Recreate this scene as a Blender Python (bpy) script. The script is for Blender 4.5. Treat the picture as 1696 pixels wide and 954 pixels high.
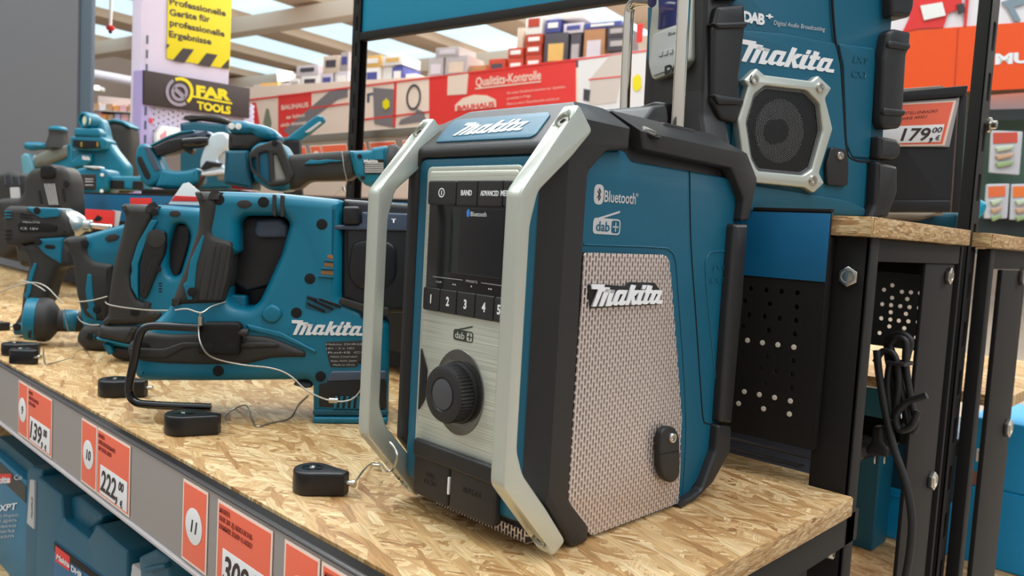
import bpy, bmesh, math, random
from mathutils import Vector, Matrix, geometry
from math import sin, cos, pi, radians, atan2, sqrt
random.seed(7)
for o in list(bpy.data.objects): bpy.data.objects.remove(o)
SC = bpy.context.scene
COL = SC.collection
# ------------------------------------------------------------ camera
FPX = 1309.0
EYE = Vector((0, 0, .215))
RC = (Matrix.Rotation(radians(43.81), 3, 'Z') @ Matrix.Rotation(radians(90 - 4.2), 3, 'X') @ Matrix.Rotation(radians(3.22), 3, 'Z'))
cd = bpy.data.cameras.new('camera'); cam = bpy.data.objects.new('camera', cd); COL.objects.link(cam)
cam.matrix_world = Matrix.Translation(EYE) @ RC.to_4x4()
cd.sensor_width = 36; cd.lens = 36 * FPX / 1696; cd.clip_start = .02; cd.clip_end = 100
cd.dof.use_dof = True; cd.dof.focus_distance = .62; cd.dof.aperture_fstop = 13.0
SC.camera = cam
# ------------------------------------------------------------ world and light
SC.view_settings.view_transform = 'Standard'; SC.view_settings.look = 'None'
SC.view_settings.gamma = 1; SC.view_settings.use_curve_mapping = False
SC.view_settings.exposure = 0.38
W = bpy.data.worlds.new('hall_light'); SC.world = W; W.use_nodes = True
nt = W.node_tree; nt.nodes.clear()
wo = nt.nodes.new('ShaderNodeOutputWorld'); bg = nt.nodes.new('ShaderNodeBackground')
tc = nt.nodes.new('ShaderNodeTexCoord'); sx = nt.nodes.new('ShaderNodeSeparateXYZ'); cr = nt.nodes.new('ShaderNodeValToRGB')
mr = nt.nodes.new('ShaderNodeMapRange'); mr.inputs[1].default_value = -1; mr.inputs[2].default_value = 1
nt.links.new(tc.outputs['Generated'], sx.inputs[0]); nt.links.new(sx.outputs['Z'], mr.inputs[0]); nt.links.new(mr.outputs[0], cr.inputs[0])
el = cr.color_ramp.elements
el[0].position = 0; el[0].color = (.10, .085, .07, 1); el[1].position = 1; el[1].color = (1.0, 1.1, 1.2, 1)
e = el.new(.5); e.color = (.26, .22, .20, 1); e = el.new(.62); e.color = (.5, .5, .5, 1)
nt.links.new(cr.outputs[0], bg.inputs[0]); bg.inputs[1].default_value = .85; nt.links.new(bg.outputs[0], wo.inputs[0])

def area(name, loc, target, size, size_y, power, col):
    l = bpy.data.lights.new(name, 'AREA'); l.shape = 'RECTANGLE'; l.size = size; l.size_y = size_y; l.energy = power; l.color = col
    o = bpy.data.objects.new(name, l); COL.objects.link(o); o.location = loc
    o.rotation_euler = (Vector(target) - Vector(loc)).to_track_quat('-Z', 'Y').to_euler(); return o
area('skylight_light', (-2.2, -1.2, 4.6), (-.4, .6, 0), 1.4, 6, 150, (.92, 1, .95))
area('skylight_light', (2.4, .6, 4.6), (-.4, .6, 0), 1.2, 6, 120, (.95, .97, 1))
area('skylight_light', (-3.6, 2.4, 4.3), (-1.2, .7, 0), 1.0, 5, 90, (.9, .97, 1))
area('skylight_light', (-3.5, 5.2, 4.1), (-3.0, 5.0, 0), 6, 4, 260, (1, .98, .95))
for i_, p_ in enumerate([(-5, 4, 2.9), (-2.0, 8, 2.9), (-9, 8, 2.9), (-5, 14, 2.9), (1.5, 6, 2.9), (-12, 16, 2.9)]):  # added unseen point lights that brighten the hall ceiling
    l_ = bpy.data.lights.new('ceiling_fill_light', 'POINT'); l_.energy = 170; l_.shadow_soft_size = .5; l_.color = (1, .93, .84)
    o_ = bpy.data.objects.new('ceiling_fill_light', l_); COL.objects.link(o_); o_.location = p_

# ------------------------------------------------------------ pixel rays on real planes
def ray(px, py):
    return RC @ Vector(((px - 848) / FPX, -(py - 477) / FPX, -1))
def onz(px, py, z=0.0):
    r = ray(px, py); return EYE + r * ((z - EYE.z) / r.z)
def ondist(px, py, d):
    r = ray(px, py); return EYE + r * (d / sqrt(r.x * r.x + r.y * r.y))
def head(deg):
    return Vector((sin(radians(deg)), cos(radians(deg)), 0))
class Fr:
    def __init__(s, P, U, V=(0, 0, 1), N=None):
        s.P = Vector(P); s.U = Vector(U).normalized(); s.V = Vector(V).normalized()
        s.N = Vector(N).normalized() if N is not None else s.U.cross(s.V).normalized()
    def to(s, u, v, n=0): return s.P + s.U * u + s.V * v + s.N * n
    def px(s, x, y, n=0):
        r = ray(x, y); nn = s.U.cross(s.V).normalized()
        Q = s.P + s.N * n
        X = EYE + r * ((Q - EYE).dot(nn) / r.dot(nn)); d = X - s.P
        return (d.dot(s.U), d.dot(s.V))
    def pp(s, pts, n=0): return [s.px(x, y, n) for x, y in pts]
    def shift(s, u=0, v=0, n=0): return Fr(s.to(u, v, n), s.U, s.V, s.N)
def zz(s, k, ox, oy): return [(ox + x / k, oy + y / k) for x, y in s]   # zoom coordinates to frame pixels
# ------------------------------------------------------------ outlines
def rnd(pts, r=.003, seg=4):
    n = len(pts); out = []
    for i in range(n):
        p = Vector(pts[i]); a = Vector(pts[i - 1]); b = Vector(pts[(i + 1) % n])
        da = a - p; db = b - p; la = da.length; lb = db.length
        if la < 1e-7 or lb < 1e-7: continue
        rr = min(r, la * .45, lb * .45); s0 = p + da / la * rr; s1 = p + db / lb * rr
        for k in range(seg + 1):
            t = k / seg; q = s0 * (1 - t) ** 2 + p * 2 * t * (1 - t) + s1 * t * t; out.append((q.x, q.y))
    return out
def sm(pts, k=6, closed=True):
    P = [Vector(p) for p in pts]; n = len(P); out = []
    rng = range(n) if closed else range(n - 1)
    for i in rng:
        if closed: a, b, c, d = P[i - 1], P[i], P[(i + 1) % n], P[(i + 2) % n]
        else: a, b, c, d = P[max(i - 1, 0)], P[i], P[i + 1], P[min(i + 2, n - 1)]
        for j in range(k):
            t = j / k
            q = .5 * ((2 * b) + (c - a) * t + (2 * a - 5 * b + 4 * c - d) * t * t + (3 * b - a - 3 * c + d) * t ** 3)
            out.append(tuple(q))
    if not closed: out.append(tuple(P[-1]))
    return out
def ell(u, v, ru, rv=None, n=28, a0=0): 
    rv = ru if rv is None else rv
    return [(u + ru * cos(a0 + 2 * pi * i / n), v + rv * sin(a0 + 2 * pi * i / n)) for i in range(n)]
def rect(u0, u1, v0, v1): return [(u0, v0), (u1, v0), (u1, v1), (u0, v1)]
# ------------------------------------------------------------ mesh builders
def link(name, me, mat, parent, origin, smooth=35):
    ob = bpy.data.objects.new(name, me); COL.objects.link(ob)
    if mat: me.materials.clear(); me.materials.append(mat)
    if parent: ob.parent = parent
    else: ob.location = origin
    if smooth:
        bm = bmesh.new(); bm.from_mesh(me); lim = radians(smooth)
        for f in bm.faces: f.smooth = True
        for ed in bm.edges: ed.smooth = len(ed.link_faces) == 2 and ed.calc_face_angle(0) < lim
        bm.to_mesh(me); bm.free()
    return ob
def base_of(parent):
    o = Vector((0, 0, 0)); p = parent
    while p: o += p.location; p = p.parent
    return o
def curve_mesh(cu):
    t = bpy.data.objects.new('tmp', cu); me = bpy.data.meshes.new_from_object(t)
    bpy.data.objects.remove(t); bpy.data.curves.remove(cu); return me
def finish(name, me, F, mat, parent, dn=0, smooth=35, uv=True):
    if uv:
        ul = me.uv_layers[0] if me.uv_layers else me.uv_layers.new(name='UVMap')
        co = [v.co.copy() for v in me.vertices]
        for lp in me.loops: ul.data[lp.index].uv = (co[lp.vertex_index].x, co[lp.vertex_index].y)
    pts = [F.to(v.co.x, v.co.y, v.co.z + dn) for v in me.vertices]
    if parent: O = base_of(parent)
    else:
        O = Vector((sum(p.x for p in pts) / len(pts), sum(p.y for p in pts) / len(pts), min(p.z for p in pts)))
    for v, p in zip(me.vertices, pts): v.co = p - O
    if (F.U.cross(F.V)).dot(F.N) < 0:
        me.flip_normals()
    return link(name, me, mat, parent, O, smooth)
def slab_me(loops, th, bev=.001, br=2):
    cu = bpy.data.curves.new('c', 'CURVE'); cu.dimensions = '2D'; cu.fill_mode = 'BOTH'
    bev = min(bev, th * .5)
    cu.extrude = max(th / 2 - bev, 0); cu.bevel_depth = bev; cu.offset = -bev; cu.bevel_resolution = br
    for lp in loops:
        s = cu.splines.new('POLY'); s.points.add(len(lp) - 1); s.use_cyclic_u = True
        for p, q in zip(s.points, lp): p.co = (q[0], q[1], 0, 1)
    me = curve_mesh(cu)
    bm = bmesh.new(); bm.from_mesh(me); bmesh.ops.remove_doubles(bm, verts=bm.verts, dist=1e-5); bmesh.ops.recalc_face_normals(bm, faces=bm.faces); bm.to_mesh(me); bm.free()
    return me
def slab(name, loops, F, n0, n1, mat, parent=None, bev=.001, br=2, smooth=40):
    if loops and not isinstance(loops[0][0], (tuple, list)): loops = [loops]
    me = slab_me(loops, abs(n1 - n0), bev, br)
    return finish(name, me, F, mat, parent, (n0 + n1) / 2, smooth)
def join_me(mes):
    bm = bmesh.new()
    for m in mes: bm.from_mesh(m); bpy.data.meshes.remove(m)
    me = bpy.data.meshes.new('j'); bm.to_mesh(me); bm.free(); return me
def multi(name, items, F, mat, parent=None, bev=.0005, br=1, smooth=40):   # items: (loops, n0, n1), one mesh
    ms = []
    for loops, n0, n1 in items:
        if not isinstance(loops[0][0], (tuple, list)): loops = [loops]
        m = slab_me(loops, abs(n1 - n0), bev, br)
        for v in m.vertices: v.co.z += (n0 + n1) / 2
        ms.append(m)
    return finish(name, join_me(ms), F, mat, parent, 0, smooth)
def tube(name, pts, r, mat, parent=None, k=6, closed=False, res=4, smooth=True, origin=None):
    P = sm([tuple(p) for p in pts], k, closed) if k > 1 else [tuple(p) for p in pts]
    cu = bpy.data.curves.new('c', 'CURVE'); cu.dimensions = '3D'; cu.bevel_depth = r; cu.bevel_resolution = res; cu.use_fill_caps = True
    s = cu.splines.new('POLY'); s.points.add(len(P) - 1); s.use_cyclic_u = closed
    for p, q in zip(s.points, P): p.co = (*q, 1)
    me = curve_mesh(cu)
    bm = bmesh.new(); bm.from_mesh(me); bmesh.ops.remove_doubles(bm, verts=bm.verts, dist=r * .02); bmesh.ops.recalc_face_normals(bm, faces=bm.faces); bm.to_mesh(me); bm.free()
    return finish(name, me, Fr((0, 0, 0), (1, 0, 0), (0, 1, 0)), mat, parent, 0, 50, False)
def lathe(name, prof, P, axis, mat, parent=None, n=32, ribs=0, rib=0.0, smooth=40):   # prof: (radius, height along axis)
    axis = Vector(axis).normalized(); a = axis.orthogonal().normalized(); b = axis.cross(a)
    bm = bmesh.new(); rows = []
    for r, h in prof:
        row = []
        for i in range(n):
            t = 2 * pi * i / n; rr = r
            if ribs and isinstance(ribs, tuple) and ribs[0] <= h <= ribs[1]: rr = r - (rib if i % 2 else 0)
            row.append(bm.verts.new(Vector(P) + axis * h + (a * cos(t) + b * sin(t)) * max(rr, 1e-5)))
        rows.append(row)
    for r0, r1 in zip(rows, rows[1:]):
        for i in range(n): bm.faces.new((r0[i], r0[(i + 1) % n], r1[(i + 1) % n], r1[i]))
    bm.faces.new(rows[0][::-1]); bm.faces.new(rows[-1])
    bmesh.ops.recalc_face_normals(bm, faces=bm.faces)
    me = bpy.data.meshes.new('l'); bm.to_mesh(me); bm.free()
    return finish(name, me, Fr((0, 0, 0), (1, 0, 0), (0, 1, 0)), mat, parent, 0, smooth, False)
def text_me(s, size, bold=0.0, shear=0, spacing=1.0, xs=1.0, depth=.0003, align='LEFT', line=1.0):
    cu = bpy.data.curves.new('t', 'FONT'); cu.body = s; cu.size = size; cu.offset = bold * size; cu.shear = shear
    cu.space_character = spacing; cu.extrude = depth / 2; cu.align_x = align; cu.space_line = line; cu.resolution_u = 3
    me = curve_mesh(cu)
    for v in me.vertices: v.co.x *= xs
    return me
def text(name, s, F, u, v, size, mat, parent, n=0, depth=.0003, **kw):
    me = text_me(s, size, depth=depth, **kw)
    for q in me.vertices: q.co.x += u; q.co.y += v
    return finish(name, me, F, mat, parent, n + depth / 2, 0)
def textpx(name, s, F, p0, p1, size_px, mat, parent, n=0, depth=.0003, **kw):   # baseline from p0 to p1, cap height in pixels
    a = Vector(F.px(*p0, n)); b = Vector(F.px(*p1, n)); c = Vector(F.px(p0[0], p0[1] - size_px, n))
    cap = abs(c.y - a.y) if size_px else 0
    d = b - a; me = text_me(s, 1.0, depth=0, **kw)
    xs = [v.co.x for v in me.vertices]; ys = [v.co.y for v in me.vertices]; x0, x1 = min(xs), max(xs)
    L = d.length; ux = d / L; vy = Vector((-ux.y, ux.x)) if F.U.cross(F.V).dot(F.N) > 0 or True else 0
    hh = cap / .73
    for q in me.vertices:
        s_ = (q.co.x - x0) / (x1 - x0) * L; w = a + ux * s_ + vy * q.co.y * hh; q.co.x, q.co.y = w.x, w.y
    return finish(name, me, F, mat, parent, n + depth, 0)
# brand lettering outline, traced once and reused at every size
LG = [
 [(180,183),(378,183),(366,232),(465,236),(452,275),(552,284),(535,345),(372,322),(345,320),(262,605),(200,605),(282,278),(180,275)],
 [(398,262),(462,280),(368,600),(305,602)],
 [(478,280),(552,284),(492,512),(545,512),(525,552),(502,595),(412,598)],
 [(530,500),(590,325),(612,292),(642,281),(765,281),(705,492),(755,490),(738,545),(700,580),(650,582),(624,548),(596,586),(556,584),(528,550)],
 [(838,170),(900,180),(800,576),(735,578)],
 [(850,352),(902,280),(976,275),(960,312),(886,402),(905,492),(942,490),(924,552),(898,573),(852,574),(834,440)],
 [(1040,170),(1092,170),(1066,254),(1012,256)],
 [(1000,278),(1062,268),(1000,490),(1052,490),(1030,545),(1008,570),(950,570),(922,538),(984,282)],
 [(1130,168),(1200,182),(1183,264),(1217,264),(1200,335),(1160,335),(1114,486),(1172,486),(1140,545),(1110,560),(1062,560),(1038,528),(1088,338),(1066,335),(1086,264),(1110,264)],
 [(1170,480),(1228,300),(1264,268),(1392,268),(1336,480),(1416,475),(1405,545),(1312,550),(1282,522),(1252,555),(1192,555),(1165,522)]]
LH = {3: [(640,362),(692,362),(646,512),(598,512)], 9: [(1275,345),(1322,345),(1276,482),(1232,482)]}
def logo(name, F, p0, p1, capx, mat, parent, n=0, depth=.0006, lean=1.0, v01=None):
    # p0,p1 pixel ends of the lettering's baseline; capx pixel height
    a = Vector(F.px(*p0, n)); b = Vector(F.px(*p1, n)); c = Vector(F.px(p0[0], p0[1] - capx, n))
    ux = b - a; hh = (c - a).length; vy = Vector((-ux.y, ux.x)).normalized() * hh
    if v01: vy = Vector(v01)
    def m(q):
        x = (q[0] - 200) / 1216; y = (600 - .045 * (q[0] - 200) - q[1]) / 425
        w = a + ux * x + vy * y; return (w.x, w.y)
    its = []
    for i, l in enumerate(LG):
        lp = [[m(q) for q in l]]
        if i in LH: lp.append([m(q) for q in LH[i]])
        its.append((lp, n, n + depth))
    return multi(name, its, F, mat, parent, bev=0.0, br=0, smooth=0)
def boolean(ob, cut, op='DIFFERENCE'):
    md = ob.modifiers.new('b', 'BOOLEAN'); md.operation = op; md.object = cut; md.solver = 'EXACT'
    bpy.context.view_layer.update(); dg = bpy.context.evaluated_depsgraph_get()
    me = bpy.data.meshes.new_from_object(ob.evaluated_get(dg)); ob.modifiers.clear()
    mats = [m for m in ob.data.materials]; ob.data = me; me.materials.clear()
    for m in mats: me.materials.append(m)
    for p in me.polygons: p.material_index = 0
    bpy.data.objects.remove(cut)
    return ob
def subdiv(ob, lv=1):
    md = ob.modifiers.new('s', 'SUBSURF'); md.levels = lv; md.render_levels = lv; return ob
def chamfer(ob, P, N):     # cut away everything on the N side of the plane through world point P
    bm = bmesh.new(); bm.from_mesh(ob.data); O = base_of(ob)
    g = bmesh.ops.bisect_plane(bm, geom=bm.verts[:] + bm.edges[:] + bm.faces[:], plane_co=Vector(P) - O, plane_no=Vector(N), clear_outer=True)
    ed = [x for x in g['geom_cut'] if isinstance(x, bmesh.types.BMEdge)]
    bmesh.ops.edgenet_fill(bm, edges=ed); bmesh.ops.recalc_face_normals(bm, faces=bm.faces)
    for f in bm.faces: f.smooth = True
    for e_ in bm.edges: e_.smooth = len(e_.link_faces) == 2 and e_.calc_face_angle(0) < radians(35)
    bm.to_mesh(ob.data); bm.free()
def thing(name, label, cat, P, group=None):
    o = bpy.data.objects.new(name, None); COL.objects.link(o); o.location = P; o.empty_display_size = .01
    o['label'] = label; o['category'] = cat
    if group: o['group'] = group
    return o
def tag(o, label=None, cat=None, group=None, kind=None):
    if label: o['label'] = label
    if cat: o['category'] = cat
    if group: o['group'] = group
    if kind: o['kind'] = kind
    return o
# ------------------------------------------------------------ materials
def M(name, col, rough=.5, metal=0.0, bump=0, bscale=400, coat=0, spec=.5, emit=None, es=1, var=0, vscale=20):
    m = bpy.data.materials.new(name); m.use_nodes = True; t = m.node_tree; b = t.nodes['Principled BSDF']
    c = tuple(((x / 255) / 12.92 if x / 255 <= .04045 else ((x / 255 + .055) / 1.055) ** 2.4) for x in col) + (1,)
    b.inputs['Base Color'].default_value = c; b.inputs['Roughness'].default_value = rough; b.inputs['Metallic'].default_value = metal
    b.inputs['Specular IOR Level'].default_value = spec; b.inputs['Coat Weight'].default_value = coat
    if emit: b.inputs['Emission Color'].default_value = tuple((x / 255) ** 2.2 for x in emit) + (1,); b.inputs['Emission Strength'].default_value = es
    co = t.nodes.new('ShaderNodeTexCoord')
    if bump:
        nz = t.nodes.new('ShaderNodeTexNoise'); nz.inputs['Scale'].default_value = bscale; nz.inputs['Detail'].default_value = 2
        bp = t.nodes.new('ShaderNodeBump'); bp.inputs['Strength'].default_value = bump; bp.inputs['Distance'].default_value = .001
        t.links.new(co.outputs['Object'], nz.inputs['Vector']); t.links.new(nz.outputs['Fac'], bp.inputs['Height']); t.links.new(bp.outputs[0], b.inputs['Normal'])
    if var:
        nz = t.nodes.new('ShaderNodeTexNoise'); nz.inputs['Scale'].default_value = vscale; nz.inputs['Detail'].default_value = 3
        mx = t.nodes.new('ShaderNodeMix'); mx.data_type = 'RGBA'; mx.inputs['A'].default_value = c
        mx.inputs['B'].default_value = tuple(min(1, x * (1 + var)) for x in c[:3]) + (1,)
        t.links.new(co.outputs['Object'], nz.inputs['Vector']); t.links.new(nz.outputs['Fac'], mx.inputs['Factor']); t.links.new(mx.outputs['Result'], b.inputs['Base Color'])
    return m
teal = M('teal_plastic', (0, 88, 113), .45, bump=.15, bscale=900)
teal2 = M('teal_tool_plastic', (0, 110, 136), .4, bump=.12, bscale=900)
teal_dk = M('dark_teal_plastic', (0, 80, 100), .5, bump=.1, bscale=900)
rubber = M('black_rubber', (31, 30, 30), .45, bump=.2, bscale=1200, var=.35, vscale=30)
black = M('black_plastic', (24, 24, 26), .4, bump=.05)
gloss = M('glossy_black', (12, 12, 14), .12, coat=.3)
hole = M('hole_black', (8, 8, 9), .8)
silver = M('silver_paint', (206, 210, 199), .34, .6, bump=.12, bscale=1500)
white = M('white_print', (236, 236, 236), .5)
lgrey = M('grey_print', (190, 190, 190), .5)
steel = M('bright_steel', (205, 200, 190), .22, 1)
chrome = M('chrome', (235, 228, 215), .08, 1)
wire_m = M('steel_wire', (190, 185, 175), .3, .9)
bmetal = M('black_powder_coat', (24, 22, 21), .6, bump=.25, bscale=1500, spec=.28)
bluepaint = M('blue_paint', (0, 96, 140), .45)
orange = M('orange_card', (245, 110, 80), .45)
salmon = M('card_margin', (248, 220, 205), .45)
greystrip = M('grey_strip', (150, 142, 138), .35, coat=.2)
red_m = M('red_print', (225, 50, 45), .5)
paper = M('white_card', (240, 238, 232), .5)
ink2 = M('faded_print', (160, 66, 52), .6)
ink = M('dark_ink', (60, 40, 38), .6)
def brushed():
    m = M('brushed_metal', (212, 216, 196), .36, .45); t = m.node_tree; b = t.nodes['Principled BSDF']
    co = t.nodes.new('ShaderNodeUVMap'); mp = t.nodes.new('ShaderNodeMapping'); mp.inputs['Scale'].default_value = (12, 1600, 1)
    nz = t.nodes.new('ShaderNodeTexNoise'); nz.inputs['Scale'].default_value = 1; nz.inputs['Detail'].default_value = 3
    rp = t.nodes.new('ShaderNodeValToRGB'); rp.color_ramp.elements[0].position = .3; rp.color_ramp.elements[0].color = (.46, .48, .40, 1); rp.color_ramp.elements[1].position = .7; rp.color_ramp.elements[1].color = (.78, .80, .70, 1)
    t.links.new(co.outputs[0], mp.inputs[0]); t.links.new(mp.outputs[0], nz.inputs['Vector']); t.links.new(nz.outputs['Fac'], rp.inputs[0]); t.links.new(rp.outputs[0], b.inputs['Base Color'])
    return m
brush = brushed()
def mth(t, op, a, b_=None, c=None):
    n = t.nodes.new('ShaderNodeMath'); n.operation = op
    for i, x in enumerate((a, b_, c)):
        if x is None: continue
        if isinstance(x, (int, float)): n.inputs[i].default_value = x
        else: t.links.new(x, n.inputs[i])
    return n.outputs[0]
def perforated(name, col, pu, pv, wu, wv, metal=.6, rough=.35, lean=0.0):   # sheet with staggered slots really cut through (transparent)
    m = M(name, col, rough, metal); t = m.node_tree; b = t.nodes['Principled BSDF']; out = t.nodes['Material Output']
    uv = t.nodes.new('ShaderNodeUVMap'); s = t.nodes.new('ShaderNodeSeparateXYZ'); t.links.new(uv.outputs[0], s.inputs[0])
    U = mth(t, 'ADD', s.outputs[0], mth(t, 'MULTIPLY', s.outputs[1], lean))
    cu_ = mth(t, 'DIVIDE', U, pu); col_i = mth(t, 'FLOOR', cu_); fu = mth(t, 'SUBTRACT', mth(t, 'FRACT', cu_), .5)
    par = mth(t, 'MULTIPLY', mth(t, 'MODULO', mth(t, 'ABSOLUTE', col_i), 2), .5)
    fv = mth(t, 'SUBTRACT', mth(t, 'FRACT', mth(t, 'ADD', mth(t, 'DIVIDE', s.outputs[1], pv), par)), .5)
    du = mth(t, 'MULTIPLY', fu, pu); dv = mth(t, 'MAXIMUM', mth(t, 'SUBTRACT', mth(t, 'ABSOLUTE', mth(t, 'MULTIPLY', fv, pv)), (wv - wu) / 2), 0)
    dist = mth(t, 'SQRT', mth(t, 'ADD', mth(t, 'MULTIPLY', du, du), mth(t, 'MULTIPLY', dv, dv)))
    inside = mth(t, 'LESS_THAN', dist, wu / 2)
    tr = t.nodes.new('ShaderNodeBsdfTransparent'); mx = t.nodes.new('ShaderNodeMixShader')
    t.links.new(inside, mx.inputs[0]); t.links.new(b.outputs[0], mx.inputs[1]); t.links.new(tr.outputs[0], mx.inputs[2]); t.links.new(mx.outputs[0], out.inputs[0])
    return m
grille_m = perforated('slotted_metal_grille', (226, 212, 205), .00320, .0062, .00185, .0051, .5, .35)
mesh_m = perforated('fine_black_mesh', (48, 48, 48), .0019, .0021, .00145, .0015, .3, .4)
def osb_material(edge=False):
    m = M('osb_edge' if edge else 'osb_board', (200, 165, 110), .55); t = m.node_tree; b = t.nodes['Principled BSDF']
    co = t.nodes.new('ShaderNodeTexCoord')
    last = None; lasth = None
    cols = [(.33, .16, .058), (.52, .31, .13), (.63, .42, .205), (.82, .63, .38), (.43, .235, .09)]
    angs = [0.3, 1.45, -0.6, 0.95, -1.15, 0.05, 0.6, -0.3] if not edge else [0, .15, -.1]
    scl = [(.065, .021), (.048, .011), (.036, .0062), (.054, .0088), (.032, .0052), (.044, .0042), (.026, .0034), (.038, .0070)]
    for i, a in enumerate(angs):
        nzd = t.nodes.new('ShaderNodeTexNoise'); nzd.inputs['Scale'].default_value = 16 + 3 * i; nzd.inputs['Detail'].default_value = 4
        t.links.new(co.outputs['Object'], nzd.inputs['Vector'])
        vm = t.nodes.new('ShaderNodeVectorMath'); vm.operation = 'MULTIPLY_ADD'; vm.inputs[1].default_value = (.012, .012, .0); t.links.new(nzd.outputs['Color'], vm.inputs[0]); t.links.new(co.outputs['Object'], vm.inputs[2])
        mp = t.nodes.new('ShaderNodeMapping'); mp.vector_type = 'TEXTURE'; mp.inputs['Rotation'].default_value = (0, 0, a); mp.inputs['Location'].default_value = (.37 * i, .21 * i, .0)
        mp.inputs['Scale'].default_value = (*scl[i], 1) if not edge else (.012, .012, .0022)
        t.links.new(vm.outputs[0], mp.inputs[0])
        vo = t.nodes.new('ShaderNodeTexVoronoi'); vo.inputs['Scale'].default_value = 1; vo.voronoi_dimensions = '3D' if edge else '2D'
        t.links.new(mp.outputs[0], vo.inputs['Vector'])
        sp = t.nodes.new('ShaderNodeSeparateColor'); t.links.new(vo.outputs['Color'], sp.inputs[0])
        rp = t.nodes.new('ShaderNodeValToRGB'); r = rp.color_ramp; r.elements[0].position = 0; r.elements[0].color = (*cols[0], 1); r.elements[1].position = 1; r.elements[1].color = (*cols[3], 1)
        for p, c in ((.06, cols[4]), (.22, cols[1]), (.55, cols[2])): e = r.elements.new(p); e.color = (*c, 1)
        t.links.new(sp.outputs[0], rp.inputs[0])
        # fibre along the strand
        mp2 = t.nodes.new('ShaderNodeMapping'); mp2.vector_type = 'TEXTURE'; mp2.inputs['Rotation'].default_value = (0, 0, a); mp2.inputs['Scale'].default_value = (.02, .0007, .03) if not edge else (.01, .01, .0006)
        t.links.new(co.outputs['Object'], mp2.inputs[0])
        fb = t.nodes.new('ShaderNodeTexNoise'); fb.inputs['Scale'].default_value = 1; fb.inputs['Detail'].default_value = 3; t.links.new(mp2.outputs[0], fb.inputs['Vector'])
        fr = t.nodes.new('ShaderNodeMapRange'); fr.inputs[1].default_value = .3; fr.inputs[2].default_value = .7; fr.inputs[3].default_value = .55 if not edge else .4; fr.inputs[4].default_value = 1.1; t.links.new(fb.outputs['Fac'], fr.inputs[0])
        mu = t.nodes.new('ShaderNodeMix'); mu.data_type = 'RGBA'; mu.blend_type = 'MULTIPLY'; mu.inputs['Factor'].default_value = 1
        t.links.new(rp.outputs[0], mu.inputs['A']); t.links.new(fr.outputs[0], mu.inputs['B'])
        h = mth(t, 'MULTIPLY', sp.outputs[1], 1.0)
        if last is None: last = mu.outputs['Result']; lasth = h
        else:
            sel = mth(t, 'GREATER_THAN', sp.outputs[2], .60)
            mx = t.nodes.new('ShaderNodeMix'); mx.data_type = 'RGBA'; t.links.new(sel, mx.inputs['Factor']); t.links.new(last, mx.inputs['A']); t.links.new(mu.outputs['Result'], mx.inputs['B']); last = mx.outputs['Result']
            mh = t.nodes.new('ShaderNodeMix'); t.links.new(sel, mh.inputs['Factor']); t.links.new(lasth, mh.inputs['A']); t.links.new(h, mh.inputs['B']); lasth = mh.outputs['Result']
    lf = t.nodes.new('ShaderNodeTexNoise'); lf.inputs['Scale'].default_value = 9; lf.inputs['Detail'].default_value = 2; t.links.new(co.outputs['Object'], lf.inputs['Vector'])
    lr = t.nodes.new('ShaderNodeValToRGB'); lr.color_ramp.elements[0].position = .35; lr.color_ramp.elements[0].color = (.92, .84, .72, 1); lr.color_ramp.elements[1].position = .65; lr.color_ramp.elements[1].color = (1.08, 1.06, 1.0, 1); t.links.new(lf.outputs['Fac'], lr.inputs[0])
    lm = t.nodes.new('ShaderNodeMix'); lm.data_type = 'RGBA'; lm.blend_type = 'MULTIPLY'; lm.inputs['Factor'].default_value = 1; t.links.new(last, lm.inputs['A']); t.links.new(lr.outputs[0], lm.inputs['B'])
    t.links.new(lm.outputs['Result'], b.inputs['Base Color'])
    bp = t.nodes.new('ShaderNodeBump'); bp.inputs['Strength'].default_value = .35; bp.inputs['Distance'].default_value = .0012; t.links.new(lasth, bp.inputs['Height']); t.links.new(bp.outputs[0], b.inputs['Normal'])
    return m
osb = osb_material(); osbe = osb_material(True)
def hex_bolt(name, P, axis, r, mat, parent, hexr=.5, wash=True):
    ax = Vector(axis).normalized(); prof = [(r, 0), (r, r * .35), (r * .85, r * .55), (r * .52, r * .55), (r * .46, r * .15), (.0001, r * .15)]
    return lathe(name, prof, P, ax, mat, parent, n=24)
# ============================================================ large structure
FZ = -.95
XE = -.246           # right end of the display table
def board(name, pts, z0, z1, label, mat=None, group=None):
    F = Fr((0, 0, 0), (1, 0, 0), (0, 1, 0))
    t = thing(name, label, 'shelf board', (pts[0][0], pts[0][1], z0), group)
    slab('board', pts, F, z0, z1, osb, t, bev=.0004, br=1)
    return t
FT = Fr((0, 0, 0), (1, 0, 0), (0, 1, 0))
fl = slab('floor', rect(-26, 8, -8, 24), FT, FZ - .05, FZ, M('warm_grey_floor', (150, 138, 124), .35, var=.2, vscale=2), None, bev=.001); tag(fl, kind='structure')
# --- lower board and its edge
t = thing('display_board', 'long tan strand board shelf the power tools and front radio stand on', 'shelf board', (-1.6, .29, -.017))
slab('panel', [(-3.4, .2757), (XE, .2968), (XE, .699), (-.289, .699), (-.289, .735), (-3.4, .735)], FT, -.017, 0, osb, t, bev=.0006, br=1)
FX = Fr((XE, 0, 0), (0, 1, 0), (0, 0, 1))          # end face, normal +x
slab('end_edge', rect(.2975, .698, -.0165, -.0005), FX, .0001, .0012, osbe, t, bev=.0003, br=1)
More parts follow.
